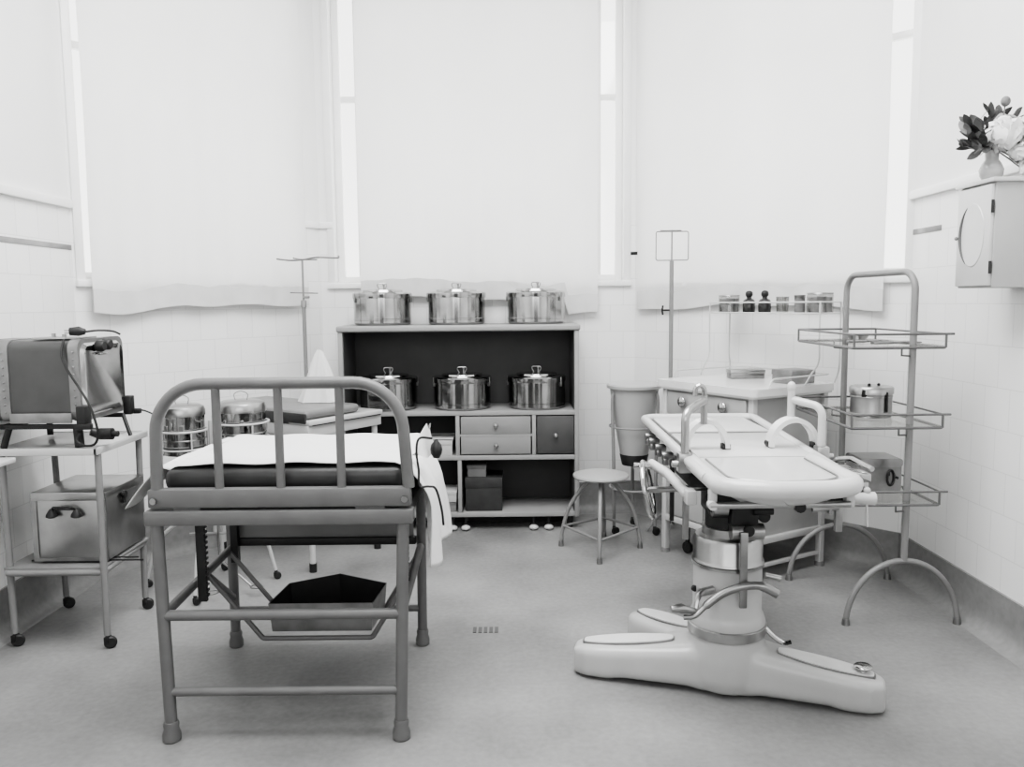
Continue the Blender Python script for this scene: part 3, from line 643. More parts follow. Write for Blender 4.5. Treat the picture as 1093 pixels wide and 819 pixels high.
for x0, x1 in ((.05, .345), (.355, .65)): obj('door', MB().box((x0, -.002, .245), (x1, .018, .80), .004), CREAM_EN, t)
obj('side_rail', MB().box((LA - .025, .03, .20), (LA + .003, DP - .02, .235), .003), WHITE_EN, t)
obj('side_rail', MB().box((LA - .025, .03, .07), (LA - .005, DP - .02, .09), .002), WHITE_EN, t)
obj('caster', MB().lathe([(0, -.012), (.035, -.010), (.035, .010), (0, .012)], (.12, .10, .036), 18, Matrix.Rotation(pi / 2, 3, 'X')).cyl((.12, .1, .04), (.12, .1, .2), .014), BLACKM, t)
# guard rail along the far side and corner
obj('guard_rail', MB().tube(fillet([(-.015, .10, 1.035), (-.015, .10, 1.085), (-.015, DP + .01, 1.085), (.10, DP + .015, 1.09), (LA + .015, DP + .015, 1.09), (LA + .015, .12, 1.085), (LA + .015, .10, 1.04)], .05), .005, 8)
    .tube([(LA * .5, DP + .015, 1.09), (LA * .5, DP + .015, 1.035)], .004, 6), WHITE_EN, t)
# rack above the cabinet, along the depth side by the wall
RK = [(.03, DP - .17), (.03, DP - .03), (LA + .04, DP - .17), (LA + .04, DP - .03)]
rk = obj('bottle_rack', MB().tube(fillet([(-.03, DP - .18, 1.485), (LA + .08, DP - .18, 1.485), (LA + .08, DP - .01, 1.485), (-.03, DP - .01, 1.485)], .01, 4, True), .0045, 6, True)
    .tube(fillet([(-.03, DP - .18, 1.425), (LA + .08, DP - .18, 1.425), (LA + .08, DP - .01, 1.425), (-.03, DP - .01, 1.425)], .01, 4, True), .004, 6, True), WHITE_EN, t)
for x_, y_ in ((-.03, DP - .18), (-.03, DP - .01), (LA + .08, DP - .18), (LA + .08, DP - .01)):
    sx = -.02 if x_ < 0 else -.045
    obj('post', MB().tube(crom([(x_, y_, 1.485), (x_, y_, 1.30), (x_, y_, 1.17), (x_ + sx * .5, y_ + (.02 if y_ > DP - .1 else -.03), 1.10), (x_ + sx, y_ + (.02 if y_ > DP - .1 else -.05), 1.042)]), .0045, 6), WHITE_EN, rk)
obj('glass_shelf', MB().box((-.025, DP - .175, 1.420), (LA + .075, DP - .015, 1.426)), SHEETGLASS, rk)
MT = WORLD[t.name]
def cabw(x_, y_, z_): return MT @ Vector((x_, y_, z_))
# items on the rack
def jar(label, p, r, h):
    j = thing('glass_jar', label, 'jar', p, rz)
    obj('contents', MB().lathe([(0, .004), (r * .9, .004), (r * .92, h * .8), (0, h * .84)], n=24), JAR_CONT, j)
    obj('glass', MB().lathe([(0, 0), (r, 0), (r, h * .9), (r * .92, h)], n=28), JARGLASS, j)
    obj('lid', MB().lathe([(r * .93, h * .96), (r * 1.03, h * .97), (r * 1.0, h * 1.03), (r * .3, h * 1.07), (0, h * 1.07)], n=28), NICKEL, j)
    return j
jar('squat glass jar of dressings on the rack end nearest the square-framed drip stand', cabw(.045, DP - .095, 1.4265), .062, .10)
jar('larger squat glass jar of dressings on the rack end nearest the tray stand', cabw(LA + .01, DP - .095, 1.4265), .068, .105)
def bottle(label, p):
    j = thing('medicine_bottle', label, 'bottle', p, 0, 'dark stoppered bottles on the rack')
    obj('body', MB().lathe([(0, 0), (.034, .0), (.036, .006), (.036, .062), (.028, .075), (.014, .082), (.014, .092), (0, .092)], n=24), BROWN, j)
    obj('stopper', MB().lathe([(.010, .088), (.018, .094), (.022, .105), (.020, .118), (.012, .126), (0, .128)], n=18), BLACK, j)
    return j
bottle('dark stoppered medicine bottle on the rack, next to the squat jar', cabw(.205, DP - .095, 1.4265))
bottle('dark stoppered medicine bottle on the rack, next to the clear glass tumbler', cabw(.325, DP - .095, 1.4265))
tag(place(obj('glass_tumbler', MB().lathe([(0, .002), (.032, .002), (.036, .09), (.034, .09), (.030, .008), (0, .008)], n=24), JARGLASS), cabw(.455, DP - .095, 1.4265)), 'clear glass tumbler on the rack between dark bottle and grey canister', 'glass')
t = thing('slim_canister', 'slim grey cylindrical canister on the rack beside the larger jar', 'canister', cabw(.575, DP - .095, 1.4265))
obj('body', MB().lathe([(0, 0), (.028, 0), (.028, .085), (0, .085)], n=20), CARD_D, t); obj('cap', MB().lathe([(.029, .08), (.030, .082), (.030, .098), (0, .1)], n=20), NICKEL, t)
# tins on the marble
def tin(label, p, sx, sy, h, r, mm=None):
    k = thing('instrument_tin', label, 'tin', p, r)
    obj('base', MB().box((-sx, -sy, 0), (sx, sy, h * .62), .004), mm or NICKEL, k)
    obj('lid', MB().box((-sx - .003, -sy - .003, h * .6), (sx + .003, sy + .003, h), .004), mm or STEEL, k)
tin('flat metal instrument tin on the marble, on the side towards the linen bin', cabw(.24, .43, 1.0405), .10, .05, .052, 0)
tin('grey instrument tin on the marble nearest the tray stand', cabw(.59, .43, 1.0405), .085, .075, .075, .45, ZINC)

# ------------------------------------------------------------------ tray stand
t = thing('tray_stand', 'white tubular three-tier tray stand on arched legs against the right wall', 'stand', (1.77, 3.95, 0)); W = dict(parent=t, world=True)
Na, Fa = Vector((1.79, 3.64, 0)), Vector((1.742, 4.255, 0))
for (l0, l1, c_, y_) in ((1.53, 2.045, 1.79, 3.64), (1.475, 2.005, 1.742, 4.255)):
    pts = [Vector((c_ + (l1 - l0) / 2 * cos(a), y_, .302 * sin(a) if 0 < a < pi else 0.0)) for a in [pi * k / 24 for k in range(25)]]
    pts[0].z = pts[-1].z = .012
    l = obj('leg', MB().tube(pts, .0135, 10), LGREY_EN, **W)
    for x_ in (pts[0].x, pts[-1].x): obj('ferrule', MB().cyl((x_, y_, 0), (x_, y_, .03), .019, .015), NICKEL, l, True)
obj('upright', MB().tube(fillet([Na + Vector((0, 0, .30)), Na + Vector((0.005, 0, 1.62)), Fa + Vector((0.0, 0, 1.62)), Fa + Vector((0, 0, .30))], .09, 8), .0155, 12), LGREY_EN, **W)
for zb, zt in ((1.283, 1.343), (.925, .985), (.575, .635)):
    x0, x1, y0, y1 = 1.51, 1.915, 3.59, 4.29; ov = .035
    tr = obj('tray', MB().tube(fillet([(x0, y0, zb), (x1, y0, zb), (x1, y1, zb), (x0, y1, zb)], .012, 3, True), .0065, 8, True)
        .cyl((x0, y0, zt), (x1 + ov, y0, zt), .0055, n=8).cyl((x0, y0, zt), (x0, y1, zt), .0055, n=8).cyl((x0, y1, zt), (x1, y1, zt), .0055, n=8).cyl((x1, y1, zt), (x1, y0, zt), .0045, n=8), WIREM, **W)
    for p in ((x0, y0), (x1, y0), (x0, y1), (x1, y1)): obj('corner_post', MB().cyl((p[0], p[1], zb), (p[0], p[1], zt), .0055, n=8), WIREM, tr, True)
    obj('glass_shelf', MB().box((x0 + .006, y0 + .006, zb + .006), (x1 - .006, y1 - .006, zb + .011)), SHEETGLASS, tr, True)
    obj('bracket', MB().tube([(1.73, y0 + .02, zb), (1.73, y0 + .02, zb - .035), (1.785, 3.64, zb - .04)], .005, 6), WIREM, tr, True)
    obj('bracket', MB().tube([(1.69, y1 - .02, zb), (1.69, y1 - .02, zb - .035), (1.74, 4.25, zb - .04)], .005, 6), WIREM, tr, True)
t = thing('dressing_drum', 'squat nickel dressing drum on the middle tray of the stand', 'drum', (1.73, 3.9, .9365))
obj('body', MB().lathe([(0, 0), (.092, 0), (.096, .012), (.094, .016), (.094, .12), (0, .12)], n=36), NICKEL, t)
l = obj('lid', MB().lathe([(.095, .112), (.1, .112), (.1, .138), (.094, .146), (0, .15)], n=36), STEEL, t)
obj('button', MB().ball((-.02, -.02, .153), .008, 8).ball((.03, -.01, .153), .008, 8), BLACKM, l)
obj('band', MB().ring((0, 0, .016), .097, .004).ring((0, 0, .10), .095, .0025), STEEL, t)
obj('clasp', MB().box((.03, -.1, .03), (.037, -.088, .125), .002).box((-.075, -.078, .1), (-.055, -.06, .135), .003), BLACKM, t)
t = thing('instrument_case', 'grey metal case with dark oval clasp on the lowest tray of the stand', 'case', (1.73, 3.82, .5865))
obj('body', MB().loft([[(x_, y_, z_) for x_, z_ in rrect(-.098, 0.0, .098, .162, .022, 5)] for y_ in (-.05, .11)]), ZINC, t)
obj('lid', MB().loft([[(x_, y_, z_) for x_, z_ in rrect(-.101, .125, .101, .166, .015, 5)] for y_ in (-.054, .114)]), NICKEL, t)
obj('clasp', MB().tube([(.045 + .016 * cos(a), -.055, .075 + .036 * sin(a)) for a in [2 * pi * k / 20 for k in range(20)]], .0055, 8, True).box((.028, -.058, .085), (.040, -.052, .10)).cyl((.075, -.06, .075), (.075, -.05, .075), .006), BLACKM, t)
def forceps(label, p, r, L, name='forceps'):
    q = MB()
    for s in (-1, 1):
        q.tube(crom([(0, s * .006, .008), (L * .4, s * .012, .008), (L * .62, -s * .008, .008), (L * .9, -s * .018, .008)]), [.006] * 18 + [.005], 6)
        q.ring((L * .9 + .016, -s * .026, .008), .018, .0038, 16, 6)
    return tag(place(obj(name, q, NICKEL), p, r), label, 'instrument')
forceps('long steel forceps lying at the left of the top tray', (1.56, 3.78, 1.294), .45, .22)
forceps('steel forceps lying nearest the front rail of the top tray', (1.62, 3.66, 1.294), .25, .22)
kd = thing('kidney_dish', 'small dark curved dish lying at the back of the top tray', 'dish', (1.72, 4.05, 1.2935), .5)
obj('bowl', MB().lathe([(0, 0), (.035, 0), (.055, .03), (.052, .03), (.033, .005), (0, .005)], n=24), NICKEL, kd)
obj('rim', MB().ring((0, 0, .03), .0545, .003, 24, 6), STEEL, kd)

# ------------------------------------------------------------------ wall cabinet and flowers
t = thing('wall_cabinet', 'white wall cabinet with dark shade arc painted on its door disc, hung on the right wall', 'cabinet', (2.02, 3.38, 1.54))
W = dict(parent=t, world=True)
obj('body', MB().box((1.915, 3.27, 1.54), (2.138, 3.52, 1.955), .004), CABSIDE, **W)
obj('top_board', MB().box((1.895, 3.255, 1.955), (2.138, 3.535, 1.972), .004), WHITE_EN, **W)
d = obj('door', MB().box((1.90, 3.275, 1.548), (1.916, 3.515, 1.948), .004), WHITE_EN, **W)
obj('disc', MB().loft([[(x_, 3.395 + .085 * k_ * cos(a), 1.755 + .13 * k_ * sin(a)) for a in [2 * pi * k / 40 for k in range(40)]] for x_, k_ in ((1.9005, 1.0), (1.897, .97))]), WHITE_EN, d, True)
obj('disc_shade_arc', MB().tube([(1.8965, 3.395 + .085 * cos(a), 1.755 + .13 * sin(a)) for a in [radians(-62 + 124 * k / 24) for k in range(25)]], [.001 + .0065 * sin(pi * k / 24) for k in range(25)], 6), RIM_DARK, d, True)  # dark arc paints the shade along one half of the round disc
for z in (1.62, 1.86): obj('hinge', MB().cyl((1.905, 3.27, z - .025), (1.905, 3.27, z + .025), .006, n=8), BLACKM, **W)
obj('knob', MB().ball((1.893, 3.505, 1.75), .008, 10), LGREY_EN, d, True)
vc = Vector((1.95, 3.37, 1.9725))
t = thing('flower_vase', 'small pale round vase holding the bouquet on top of the wall cabinet', 'vase', vc)
obj('body', MB().lathe([(0, 0), (.032, 0), (.043, .02), (.046, .042), (.036, .066), (.025, .082), (.026, .108), (.030, .118), (.026, .118), (.021, .085), (.03, .06), (.03, .02), (0, .012)], n=28), mat('pale_vase_glaze', .4, .2, amt=.15, scale=12, coat=.4), t)
def petal_ball(c, R, n, m=PETAL):
    q = MB()
    for i in range(n):
        zf = 1 - 2 * (i + .5) / n; a = i * 2.39996; rr = math.sqrt(1 - zf * zf)
        d = Vector((rr * cos(a), rr * sin(a), zf)); T = d.orthogonal().normalized(); T = Matrix.Rotation(random.uniform(0, 6), 3, d) @ T; B = d.cross(T)
        c0 = vv(c) + d * R * random.uniform(.55, .8); s = R * .42
        pts = []
        def pf(u, v): 
            x_ = (u - .5) * 2; y_ = (v - .5) * 2
            return c0 + T * s * x_ * (1 - .35 * y_ * y_) + B * s * y_ + d * (R * .28 * (x_ * x_ * -.4 + y_ * .5))
        q.grid(pf, 3, 3)
    q.ball(c, R * .62, 14); return q
def flower(label, c, R, n):
    f = thing('peony', label, 'flower', c, 0, 'white blooms in the vase')
    obj('petals', petal_ball(c, R, n), PETAL, f, True)
    st = obj('stem', MB().tube(crom([tuple(vc + Vector((0, 0, .05))), tuple(vc + Vector((0, 0, .125))), tuple(vv(c) + Vector((0, 0, -R * .6)))]), .003, 6), LEAF2, f, True)
flower('large white peony bloom at the front of the bouquet', vc + Vector((.022, -.05, .180)), .085, 52)
flower('smaller white peony bloom drooping low at the bouquet side', vc + Vector((.065, -.07, .098)), .046, 30)
flower('white bloom resting by the vase foot at the cabinet edge', vc + Vector((.095, -.085, .042)), .040, 26)
def leaf(q, base, d, L, w_, tw=0):
    d = d.normalized(); s = d.cross(Vector((0, 0, 1)))
    if s.length < .1: s = Vector((1, 0, 0))
    s = Matrix.Rotation(tw, 3, d) @ s.normalized(); up = s.cross(d)
    def f(u, v):
        ww = w_ * sin(pi * min(1, u * .95 + .03)) ** .7
        return base + d * L * u + s * ww * (v - .5) * 2 + up * (.25 * L * u * (1 - u) - .3 * ww * abs(v - .5))
    q.grid(f, 5, 2)
fol = thing('bouquet_foliage', 'dark leaves and closed buds spreading around the white blooms', 'foliage', vc + Vector((0, 0, .11)))
rr_ = random.Random(11)
sprays = [(-.125, -.03, .18), (-.10, .0, .225), (-.13, -.02, .13), (-.085, -.05, .10), (.13, -.02, .12), (-.075, -.02, .19), (-.05, .02, .235), (-.015, .0, .26), (.03, .02, .265), (-.10, -.03, .135), (.075, .0, .24), (.10, -.02, .16), (.02, .05, .22), (.115, .01, .20), (-.06, -.05, .13)]
for i, (dx, dy, dz) in enumerate(sprays):
    q = MB(); tip = vc + Vector((dx, dy, dz)); b0 = vc + Vector((0, 0, .06))
    path = crom([tuple(b0), tuple(vc + Vector((dx * .25, dy * .25, .13))), tuple(tip)], 4); q.tube(path, .0025, 5)
    for k in range(7):
        p = path[min(len(path) - 1, 3 + k % 6)].lerp(tip, rr_.random() * .7); d_ = (tip - vc - Vector((0, 0, .10))) + Vector((rr_.uniform(-.1, .1), rr_.uniform(-.1, .1), rr_.uniform(-.09, .07)))
        leaf(q, p, d_, rr_.uniform(.045, .075), rr_.uniform(.012, .020), rr_.uniform(-1.2, 1.2))
    obj('leaf_spray', q, LEAF if i % 3 else LEAF2, fol, True)
q = MB(); tp = vc + Vector((.027, -.03, .305)); q.tube(crom([tuple(vc + Vector((0, 0, .08))), tuple(vc + Vector((.02, -.02, .2))), tuple(tp)]), .003, 6).ball(tp, .018, 12, 1.15)
obj('bud', q, LEAF2, fol, True)

# ------------------------------------------------------------------ operating table
CXo, CYo = .825, 3.06
t = thing('operating_table', 'white enamel operating table with rounded leg end on a three-footed pedestal', 'operating table', (CXo, CYo, 0)); W = dict(parent=t, world=True)
base = MB()
def footloft(a, b, w0, w1, h0, h1):
    a = Vector(a); b = Vector(b); d = (b - a); L = d.length; d.normalize(); s = Vector((-d.y, d.x, 0)); loops = []
    for k in range(13):
        f = k / 12; wd = w0 + (w1 - w0) * f; h = h0 + (h1 - h0) * f ** .6; zb = .004 if (f > .72 or f < .2) else .014
        end = 1.0
        if f > .85: end = math.sqrt(max(.0, 1 - ((f - .85) / .15) ** 2 * .75))
        wd *= end; hh = h * (1 - .10 * max(0, (f - .85) / .15) ** 2)
        p = a + d * (L * f); loops.append([p + s * x_ + Vector((0, 0, z_)) for x_, z_ in rrect(-wd, zb, wd, hh, min(wd, hh) * .38, 4)])
    return loops
F1, F2, F3 = (.245, 3.205), (1.35, 2.84), (.545, 3.55)
for F_ in (F1, F2, F3): base.loft(footloft((CXo, CYo, 0), (F_[0], F_[1], 0), .115, .078, .215, .125))
base.lathe([(.125, .012), (.145, .06), (.150, .14), (.145, .19), (.140, .225), (0, .235)], (CXo, CYo, 0), 40)
bo = obj('base', base, BASE_EN, **W)
md = bo.modifiers.new('blend', 'REMESH'); md.mode = 'VOXEL'; md.voxel_size = .009; md.use_smooth_shade = True
md = bo.modifiers.new('soften', 'SMOOTH'); md.factor = .5; md.iterations = 14
def plate(F_, z0, z1, k0=.34, k1=.93, wd=.045):
    a = Vector((CXo, CYo, 0)); b = Vector((F_[0], F_[1], 0)); d = (b - a); L = d.length; d.normalize(); s = Vector((-d.y, d.x, 0)); lo, hi = [], []
    for i in range(28):
        th = 2 * pi * i / 28; x_ = (k0 + k1) / 2 * L + (k1 - k0) / 2 * L * max(-1, min(1, cos(th) * 1.08)); y_ = wd * sin(th); f = (x_ / L - k0) / (k1 - k0)
        p = a + d * x_ + s * y_; lo.append(p + Vector((0, 0, z0 + (z1 - z0) * f - .02))); hi.append(p + Vector((0, 0, z0 + (z1 - z0) * f)))
    return MB().loft([lo, hi])
for F_ in (F1, F2, F3): obj('plate_edge', plate(F_, .173, .131, .33, .94, .0505), NICKEL, obj('foot_plate', plate(F_, .177, .135), ALU, **W), True)
obj('foot_knob', MB().lathe([(.015, .128), (.015, .150), (.031, .151), (.033, .157), (.028, .161), (0, .162)], (1.28, 2.875, 0), 20), CHROME, **W)
obj('base_ring', MB().lathe([(.1405, .224), (.149, .226), (.150, .262), (.143, .266), (0, .266)], (CXo, CYo, 0), 48), STEEL, **W)
obj('column', MB().lathe([(.143, .262), (.146, .275), (.138, .30), (.130, .315), (.129, .50), (0, .50)], (CXo, CYo, 0), 48), BASE_EN, **W)
obj('sleeve', MB().lathe([(.129, .492), (.136, .494), (.136, .503), (.131, .506), (.136, .51), (.134, .516), (.130, .522), (.130, .592), (.122, .606), (.10, .612), (.098, .612), (.098, .642), (0, .642)], (CXo, CYo, 0), 64), STEEL, **W)
obj('piston', MB().lathe([(.088, .64), (.088, .70), (0, .70)], (CXo, CYo, 0), 32), BLACKM, **W)
obj('mechanism', MB().box((.74, 2.97, .69), (.93, 3.16, .80), .01).box((.80, 2.92, .67), (.90, 2.98, .78), .008).cyl((.75, 2.95, .75), (.75, 3.0, .75), .035).cyl((.93, 2.95, .70), (.93, 3.02, .70), .022).cyl((.88, 2.92, .73), (.95, 2.92, .73), .014)
    .box((.66, 3.0, .80), (1.05, 3.4, .85), .01).cyl((.86, 2.9, .66), (.86, 2.97, .66), .02), BLACKM, **W)
obj('gear_housing', MB().cyl((.735, 2.955, .742), (.79, 2.955, .742), .038).cyl((.80, 2.935, .65), (.92, 2.935, .65), .03).box((.82, 2.93, .62), (.91, 2.96, .655), .006), STEEL, **W)
obj('hanging_bar', MB().box((.825, 2.885, .375), (.853, 2.90, .66), .004), NICKEL, **W)
obj('foot_lever', MB().tube(crom([(.615, 2.86, .355), (.655, 2.86, .36), (.70, 2.87, .395), (.76, 2.88, .435), (.83, 2.875, .462), (.90, 2.87, .465), (.955, 2.86, .44)]), [.010] * 12 + [.015] * 18 + [.019] * 7, 10), NICKEL, **W)
ck = obj('crank', MB().tube(crom([(.66, 2.87, .375), (.675, 2.89, .42), (.70, 2.92, .43)]), .010, 8).cyl((.69, 2.92, .425), (.74, 2.95, .425), .016).tube([(.565, 2.84, .395), (.60, 2.845, .395), (.645, 2.86, .38), (.66, 2.87, .377)], [.012, .019, .013, .010], 10), STEEL, **W)
obj('peg', MB().cyl((.93, 2.93, .485), (.985, 2.92, .475), .011), STEEL, **W)
obj('pedal', MB().tube(crom([(.95, 3.02, .26), (.985, 2.99, .225), (1.02, 2.97, .205), (1.045, 2.965, .21)]), [.010] * 19, 8), CHROME, **W)
obj('column_knob', MB().cyl((.69, 3.04, .40), (.695, 3.03, .40), .012, n=10), BLACKM, **W)
# top: leg section with rounded end, seat and back sections
Z = .95; X0, X1 = .628, 1.12; XF = 1.062
def dplan(x0, x1, yend, yfront, r, n=8):
    pts = [(x1, yend), (x0, yend)]
    for k in range(n + 1): a = pi + pi / 2 * k / n; pts.append((x0 + r + r * cos(a), yfront + r * .62 + r * .62 * sin(a)))
    for k in range(n + 1): a = 1.5 * pi + pi / 2 * k / n; pts.append((x1 - r + r * cos(a), yfront + r * .62 + r * .62 * sin(a)))
    return pts
def panel(x0, x1, y0, y1, z0, z1, r=.01): return MB().box((x0, y0, z0), (x1, y1, z1), r, 2)
obj('leg_section', MB().prism(dplan(X0 + .03, XF - .03, 2.84, 2.415, .15), .90, Z - .004), WHITE_EN, **W)
obj('bowl_rim', MB().tube([(x_, y_, Z - .018) for x_, y_ in dplan(X0 + .005, XF - .005, 2.84, 2.39, .17)[1:-0 or None]][0:] + [(XF - .005, 2.84, Z - .018)], .029, 12), WHITE_EN, **W)
obj('bowl_under', MB().loft([[(x_, y_, z_) for x_, y_ in dplan(X0 + .02 + k, XF - .02 - k, 2.84, 2.40 + k, .15)] for k, z_ in ((.10, .85), (.05, .87), (.012, .90), (.0, .935))]), WHITE_EN, **W)
obj('seat_section', panel(X0 + .03, X1 - .03, 2.85, 3.36, .905, Z), WHITE_EN, **W)
obj('back_section', panel(X0 + .03, X1 - .03, 3.375, 3.80, .91, Z + .002), WHITE_EN, **W)
obj('section_edge', MB().box((X0 + .025, 3.36, .90), (X1 - .025, 3.376, Z + .004), .003), NICKEL, **W)
obj('inner_edge', MB().tube([(x_, y_, Z - .001) for x_, y_ in dplan(X0 + .045, XF - .045, 2.80, 2.435, .14)[1:]] + [(XF - .045, 2.80, Z - .001)], .0035, 6), NICKEL, **W)
obj('side_rail', MB().tube(fillet([(X0 - .01, 2.55, Z - .015), (X0 - .01, 3.78, Z), (X0 + .03, 3.81, Z), (X1 - .03, 3.81, Z), (X1 + .01, 3.78, Z), (XF + .005, 2.55, Z - .015)], .04), .019, 12), WHITE_EN, **W)
obj('side_channel', MB().box((X0 + .008, 2.9, Z - .02), (X0 + .026, 3.77, Z - .004)), BLACKM, **W)
obj('side_channel', MB().box((X1 - .026, 2.9, Z - .02), (X1 - .008, 3.77, Z - .004)), BLACKM, **W)
obj('under_rail', MB().cyl((X0 - .02, 2.47, .868), (XF - .02, 2.47, .868), .011), STEEL, **W)
obj('dark_gap_bar', MB().box((X0, 2.50, .872), (XF - .03, 2.515, .892)), BLACKM, **W)
obj('bracket', MB().box((X0 - .018, 2.475, .855), (X0 + .005, 2.51, .935), .004).cyl((X0 - .012, 2.46, .868), (X0 - .012, 2.49, .868), .014), WHITE_EN, **W)
obj('bracket', MB().box((XF - .03, 2.475, .855), (XF - .002, 2.51, .935), .004), WHITE_EN, **W)
obj('center_knob', MB().cyl((.885, 2.455, .862), (.885, 2.485, .862), .017, n=10), BLACKM, **W)
obj('screw', MB().cyl((.785, 2.44, .885), (.785, 2.46, .93), .007, n=8), BLACKM, **W)
# leg holder posts with hooks
hl = obj('leg_holder', MB().tube(fillet([(X0 - .02, 2.84, .92), (X0 - .02, 2.84, 1.107), (.70, 2.95, 1.137)], .04), .0145, 10).cyl((.70, 2.95, 1.05), (.70, 2.95, 1.155), .0125), STEEL, **W)
obj('hook', MB().tube(crom([(.70, 2.95, 1.15), (.698, 2.945, 1.178), (.683, 2.94, 1.192), (.667, 2.94, 1.182), (.664, 2.94, 1.155)]), .009, 8), CHROME, hl, True)
hr = obj('leg_holder', MB().tube(fillet([(X1 + .012, 2.95, .92), (X1 + .012, 2.95, 1.107), (1.055, 3.05, 1.125)], .04), .0145, 10).cyl((1.052, 3.05, 1.04), (1.052, 3.05, 1.17), .0135), WHITE_EN, **W)
obj('hook', MB().ball((1.052, 3.05, 1.172), .0165, 14, 1.3), WHITE_EN, hr, True)
obj('clamp', MB().box((X0 - .045, 2.815, .895), (X0 + .005, 2.865, .965), .006).cyl((X0 - .065, 2.84, .925), (X0 - .03, 2.84, .925), .012), STEEL, **W)
obj('clamp', MB().box((X1 - .01, 2.925, .895), (X1 + .035, 2.975, .965), .006).cyl((X1 + .03, 2.95, .925), (X1 + .055, 2.95, .925), .012), STEEL, **W)
def crutch(x0, x1, y_, zt, wd=.032, th=.017):
    loops = []
    for k in range(17):
        a = pi * k / 16; c_, s_ = cos(a), sin(a); cx_ = (x0 + x1) / 2; R_ = (x1 - x0) / 2; H_ = zt - Z
        p = Vector((cx_ - R_ * c_, y_, Z + .004 + H_ * s_)); n_ = Vector((-c_, 0, s_ * .9)).normalized()
        loops.append([p + n_ * th / 2 + Vector((0, -wd, 0)), p + n_ * th / 2 + Vector((0, wd, 0)), p - n_ * th / 2 + Vector((0, wd, 0)), p - n_ * th / 2 + Vector((0, -wd, 0))])
    return MB().loft(loops)
for x0, x1, y_ in ((.645, .795, 3.0), (.965, 1.135, 3.02)):
    c_ = obj('knee_crutch', crutch(x0, x1, y_, 1.05), ALU, **W)
    obj('pivot', MB().cyl((x0, y_ - .01, Z + .012), (x0, y_ + .03, Z + .012), .013, n=12), BLACKM, c_, True)
    obj('pivot', MB().box((x1 - .02, y_ - .028, Z), (x1 + .012, y_ + .01, Z + .02), .003), BLACKM, c_, True)
# handwheel and side gear on the left
Mw = Matrix.Rotation(radians(78), 3, 'Y')
hw = obj('handwheel', MB().ring((.51, 3.02, .79), .105, .011, 40, 10, Matrix.Rotation(radians(-14), 3, 'Z') @ Mw), CHROME, **W)
sp_ = MB()
for k in range(3):
    a = k * 2 * pi / 3 + .5; e_ = Matrix.Rotation(radians(-14), 3, 'Z') @ Mw @ Vector((.10 * cos(a), .10 * sin(a), 0)); sp_.cyl((.51, 3.02, .79), Vector((.51, 3.02, .79)) + e_, .006, n=8)
obj('spoke', sp_, CHROME, hw, True)
obj('grip', MB().cyl((.455, 3.02, .885), (.515, 3.02, .88), .011, n=12), CHROME, hw, True)
obj('shaft', MB().cyl((.51, 3.02, .79), (.74, 3.05, .79), .012), STEEL, **W)
obj('side_arm', MB().tube([(.535, 3.10, .875), (.575, 2.98, .86), (.615, 2.78, .82)], .018, 10).box((.595, 2.74, .80), (.63, 2.80, .85), .005), WHITE_EN, **W)
obj('hanging_lever', MB().box((.60, 2.82, .655), (.622, 2.835, .83), .003), NICKEL, **W)
gl = MB()
for y_, z_ in ((3.55, .905), (3.45, .90), (3.30, .90), (3.15, .895)): obj('side_fitting', MB().cyl((.585, y_, z_), (.628, y_, z_), .016, n=10).box((.588, y_ - .02, z_ - .035), (.608, y_ + .02, z_ - .008), .003), NICKEL, **W)
obj('side_block', MB().box((.60, 2.93, .875), (.625, 2.99, .90), .003), BLACKM, **W)
obj('hanging_lever', MB().box((.60, 3.05, .66), (.615, 3.07, .90), .002), BLACKM, **W)
# right side clamps
obj('side_clamp', MB().box((1.115, 2.60, .905), (1.165, 2.72, .935), .006).tube([(1.11, 2.75, .955), (1.14, 2.70, .965), (1.165, 2.60, .95)], .009, 8).box((1.125, 2.62, .86), (1.165, 2.68, .91), .004), CHROME, **W)
obj('side_clamp', MB().tube([(1.105, 2.60, .855), (1.175, 2.60, .853)], [.018, .022], 14).ball((1.15, 2.60, .88), .012, 10).cyl((1.15, 2.6, .85), (1.155, 2.6, .76), .004, n=8), WHITE_EN, **W)
obj('side_strap', MB().box((1.12, 2.72, .82), (1.155, 2.78, .93), .004), NICKEL, **W)
obj('side_handle', MB().cyl((1.03, 2.75, .78), (1.12, 2.75, .785), .010).box((1.085, 2.74, .765), (1.095, 2.76, .805)).box((1.11, 2.745, .70), (1.135, 2.765, .86), .003), STEEL, **W)

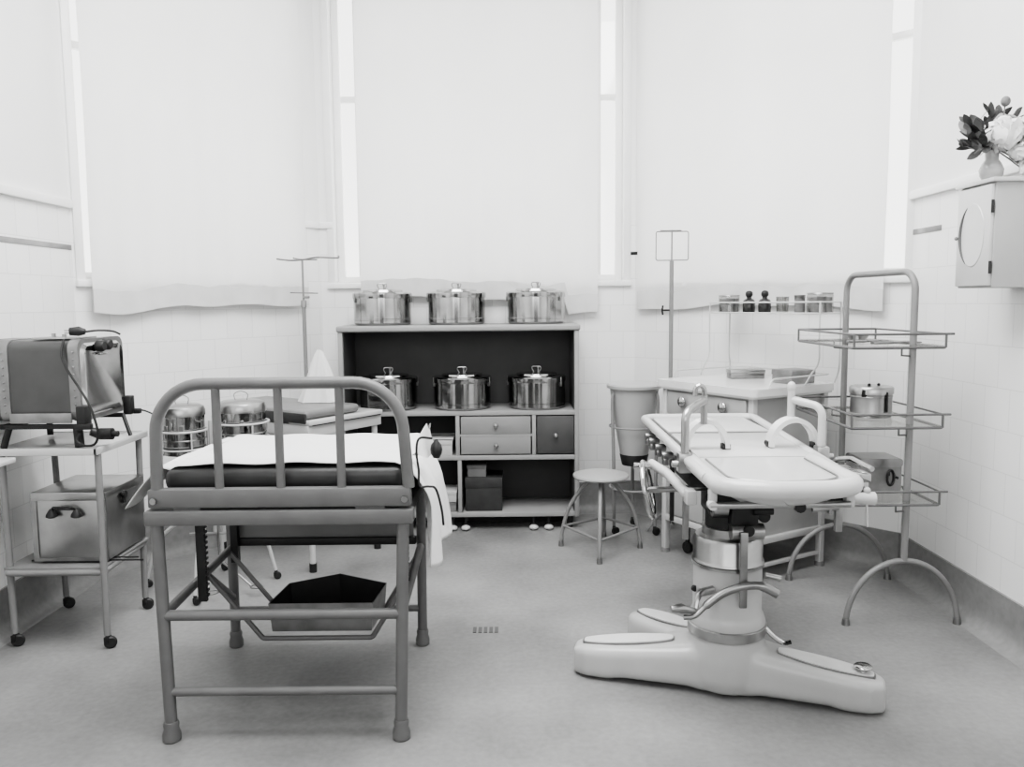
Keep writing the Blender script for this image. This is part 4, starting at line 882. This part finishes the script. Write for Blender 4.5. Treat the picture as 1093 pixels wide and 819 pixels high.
# ------------------------------------------------------------------ camera
cam = bpy.data.cameras.new('camera'); co = bpy.data.objects.new('camera', cam); COL.objects.link(co)
cam.sensor_width = 36; cam.lens = 36 * 870 / 1093; cam.clip_start = .05
P_, R_ = radians(5.7), radians(.55)
fwd = Vector((0, cos(P_), -sin(P_))); right = Vector((1, 0, 0)); up = right.cross(fwd)
r2 = right * cos(R_) - up * sin(R_); u2 = right * sin(R_) + up * cos(R_)
Mc = Matrix((r2, u2, -fwd)).transposed().to_4x4(); Mc.translation = Vector((0, 0, 1.5)); co.matrix_world = Mc
scn.camera = co

# ------------------------------------------------------------------ light
wd = bpy.data.worlds.new('sky'); scn.world = wd; wd.use_nodes = True
wd.node_tree.nodes['Background'].inputs[0].default_value = (1, 1, .995, 1); wd.node_tree.nodes['Background'].inputs[1].default_value = 2.2
def area(name, loc, rot, sx, sy, e):
    l = bpy.data.lights.new(name, 'AREA'); l.shape = 'RECTANGLE'; l.size = sx; l.size_y = sy; l.energy = e
    o = bpy.data.objects.new(name, l); COL.objects.link(o); o.location = loc; o.rotation_euler = rot; return o
def winlight(name, p0, p1, e):
    c = Vector(((p0[0] + p1[0]) / 2, (p0[1] + p1[1]) / 2, 2.8)); d = Vector((p1[0] - p0[0], p1[1] - p0[1], 0)); n = Vector((-d.y, d.x, 0)).normalized()
    o = area(name, c + n * .55, (0, 0, 0), d.length * .9, 2.2, e); o.rotation_euler = (-n).to_track_quat('-Z', 'Y').to_euler()
winlight('daylight_left', PL, QL, 16); winlight('daylight_center', QL, QR, 22); winlight('daylight_right', QR, PR, 20)
area('unseen_overhead_light', (-.1, 2.6, 4.05), (0, 0, 0), 2.6, 2.8, 185)  # unseen area light added overhead; the closed ceiling has no skylight
area('rear_fill', (-.2, -2.2, 2.6), (radians(82), 0, 0), 3.6, 2.2, 50)  # soft fill added behind the camera; no window in that wall
scn.view_settings.view_transform = 'AgX'; scn.view_settings.look = 'AgX - Medium High Contrast'; scn.view_settings.exposure = .55; scn.view_settings.gamma = 1
scn.cycles.max_bounces = 10; scn.cycles.transparent_max_bounces = 12; scn.cycles.caustics_reflective = False
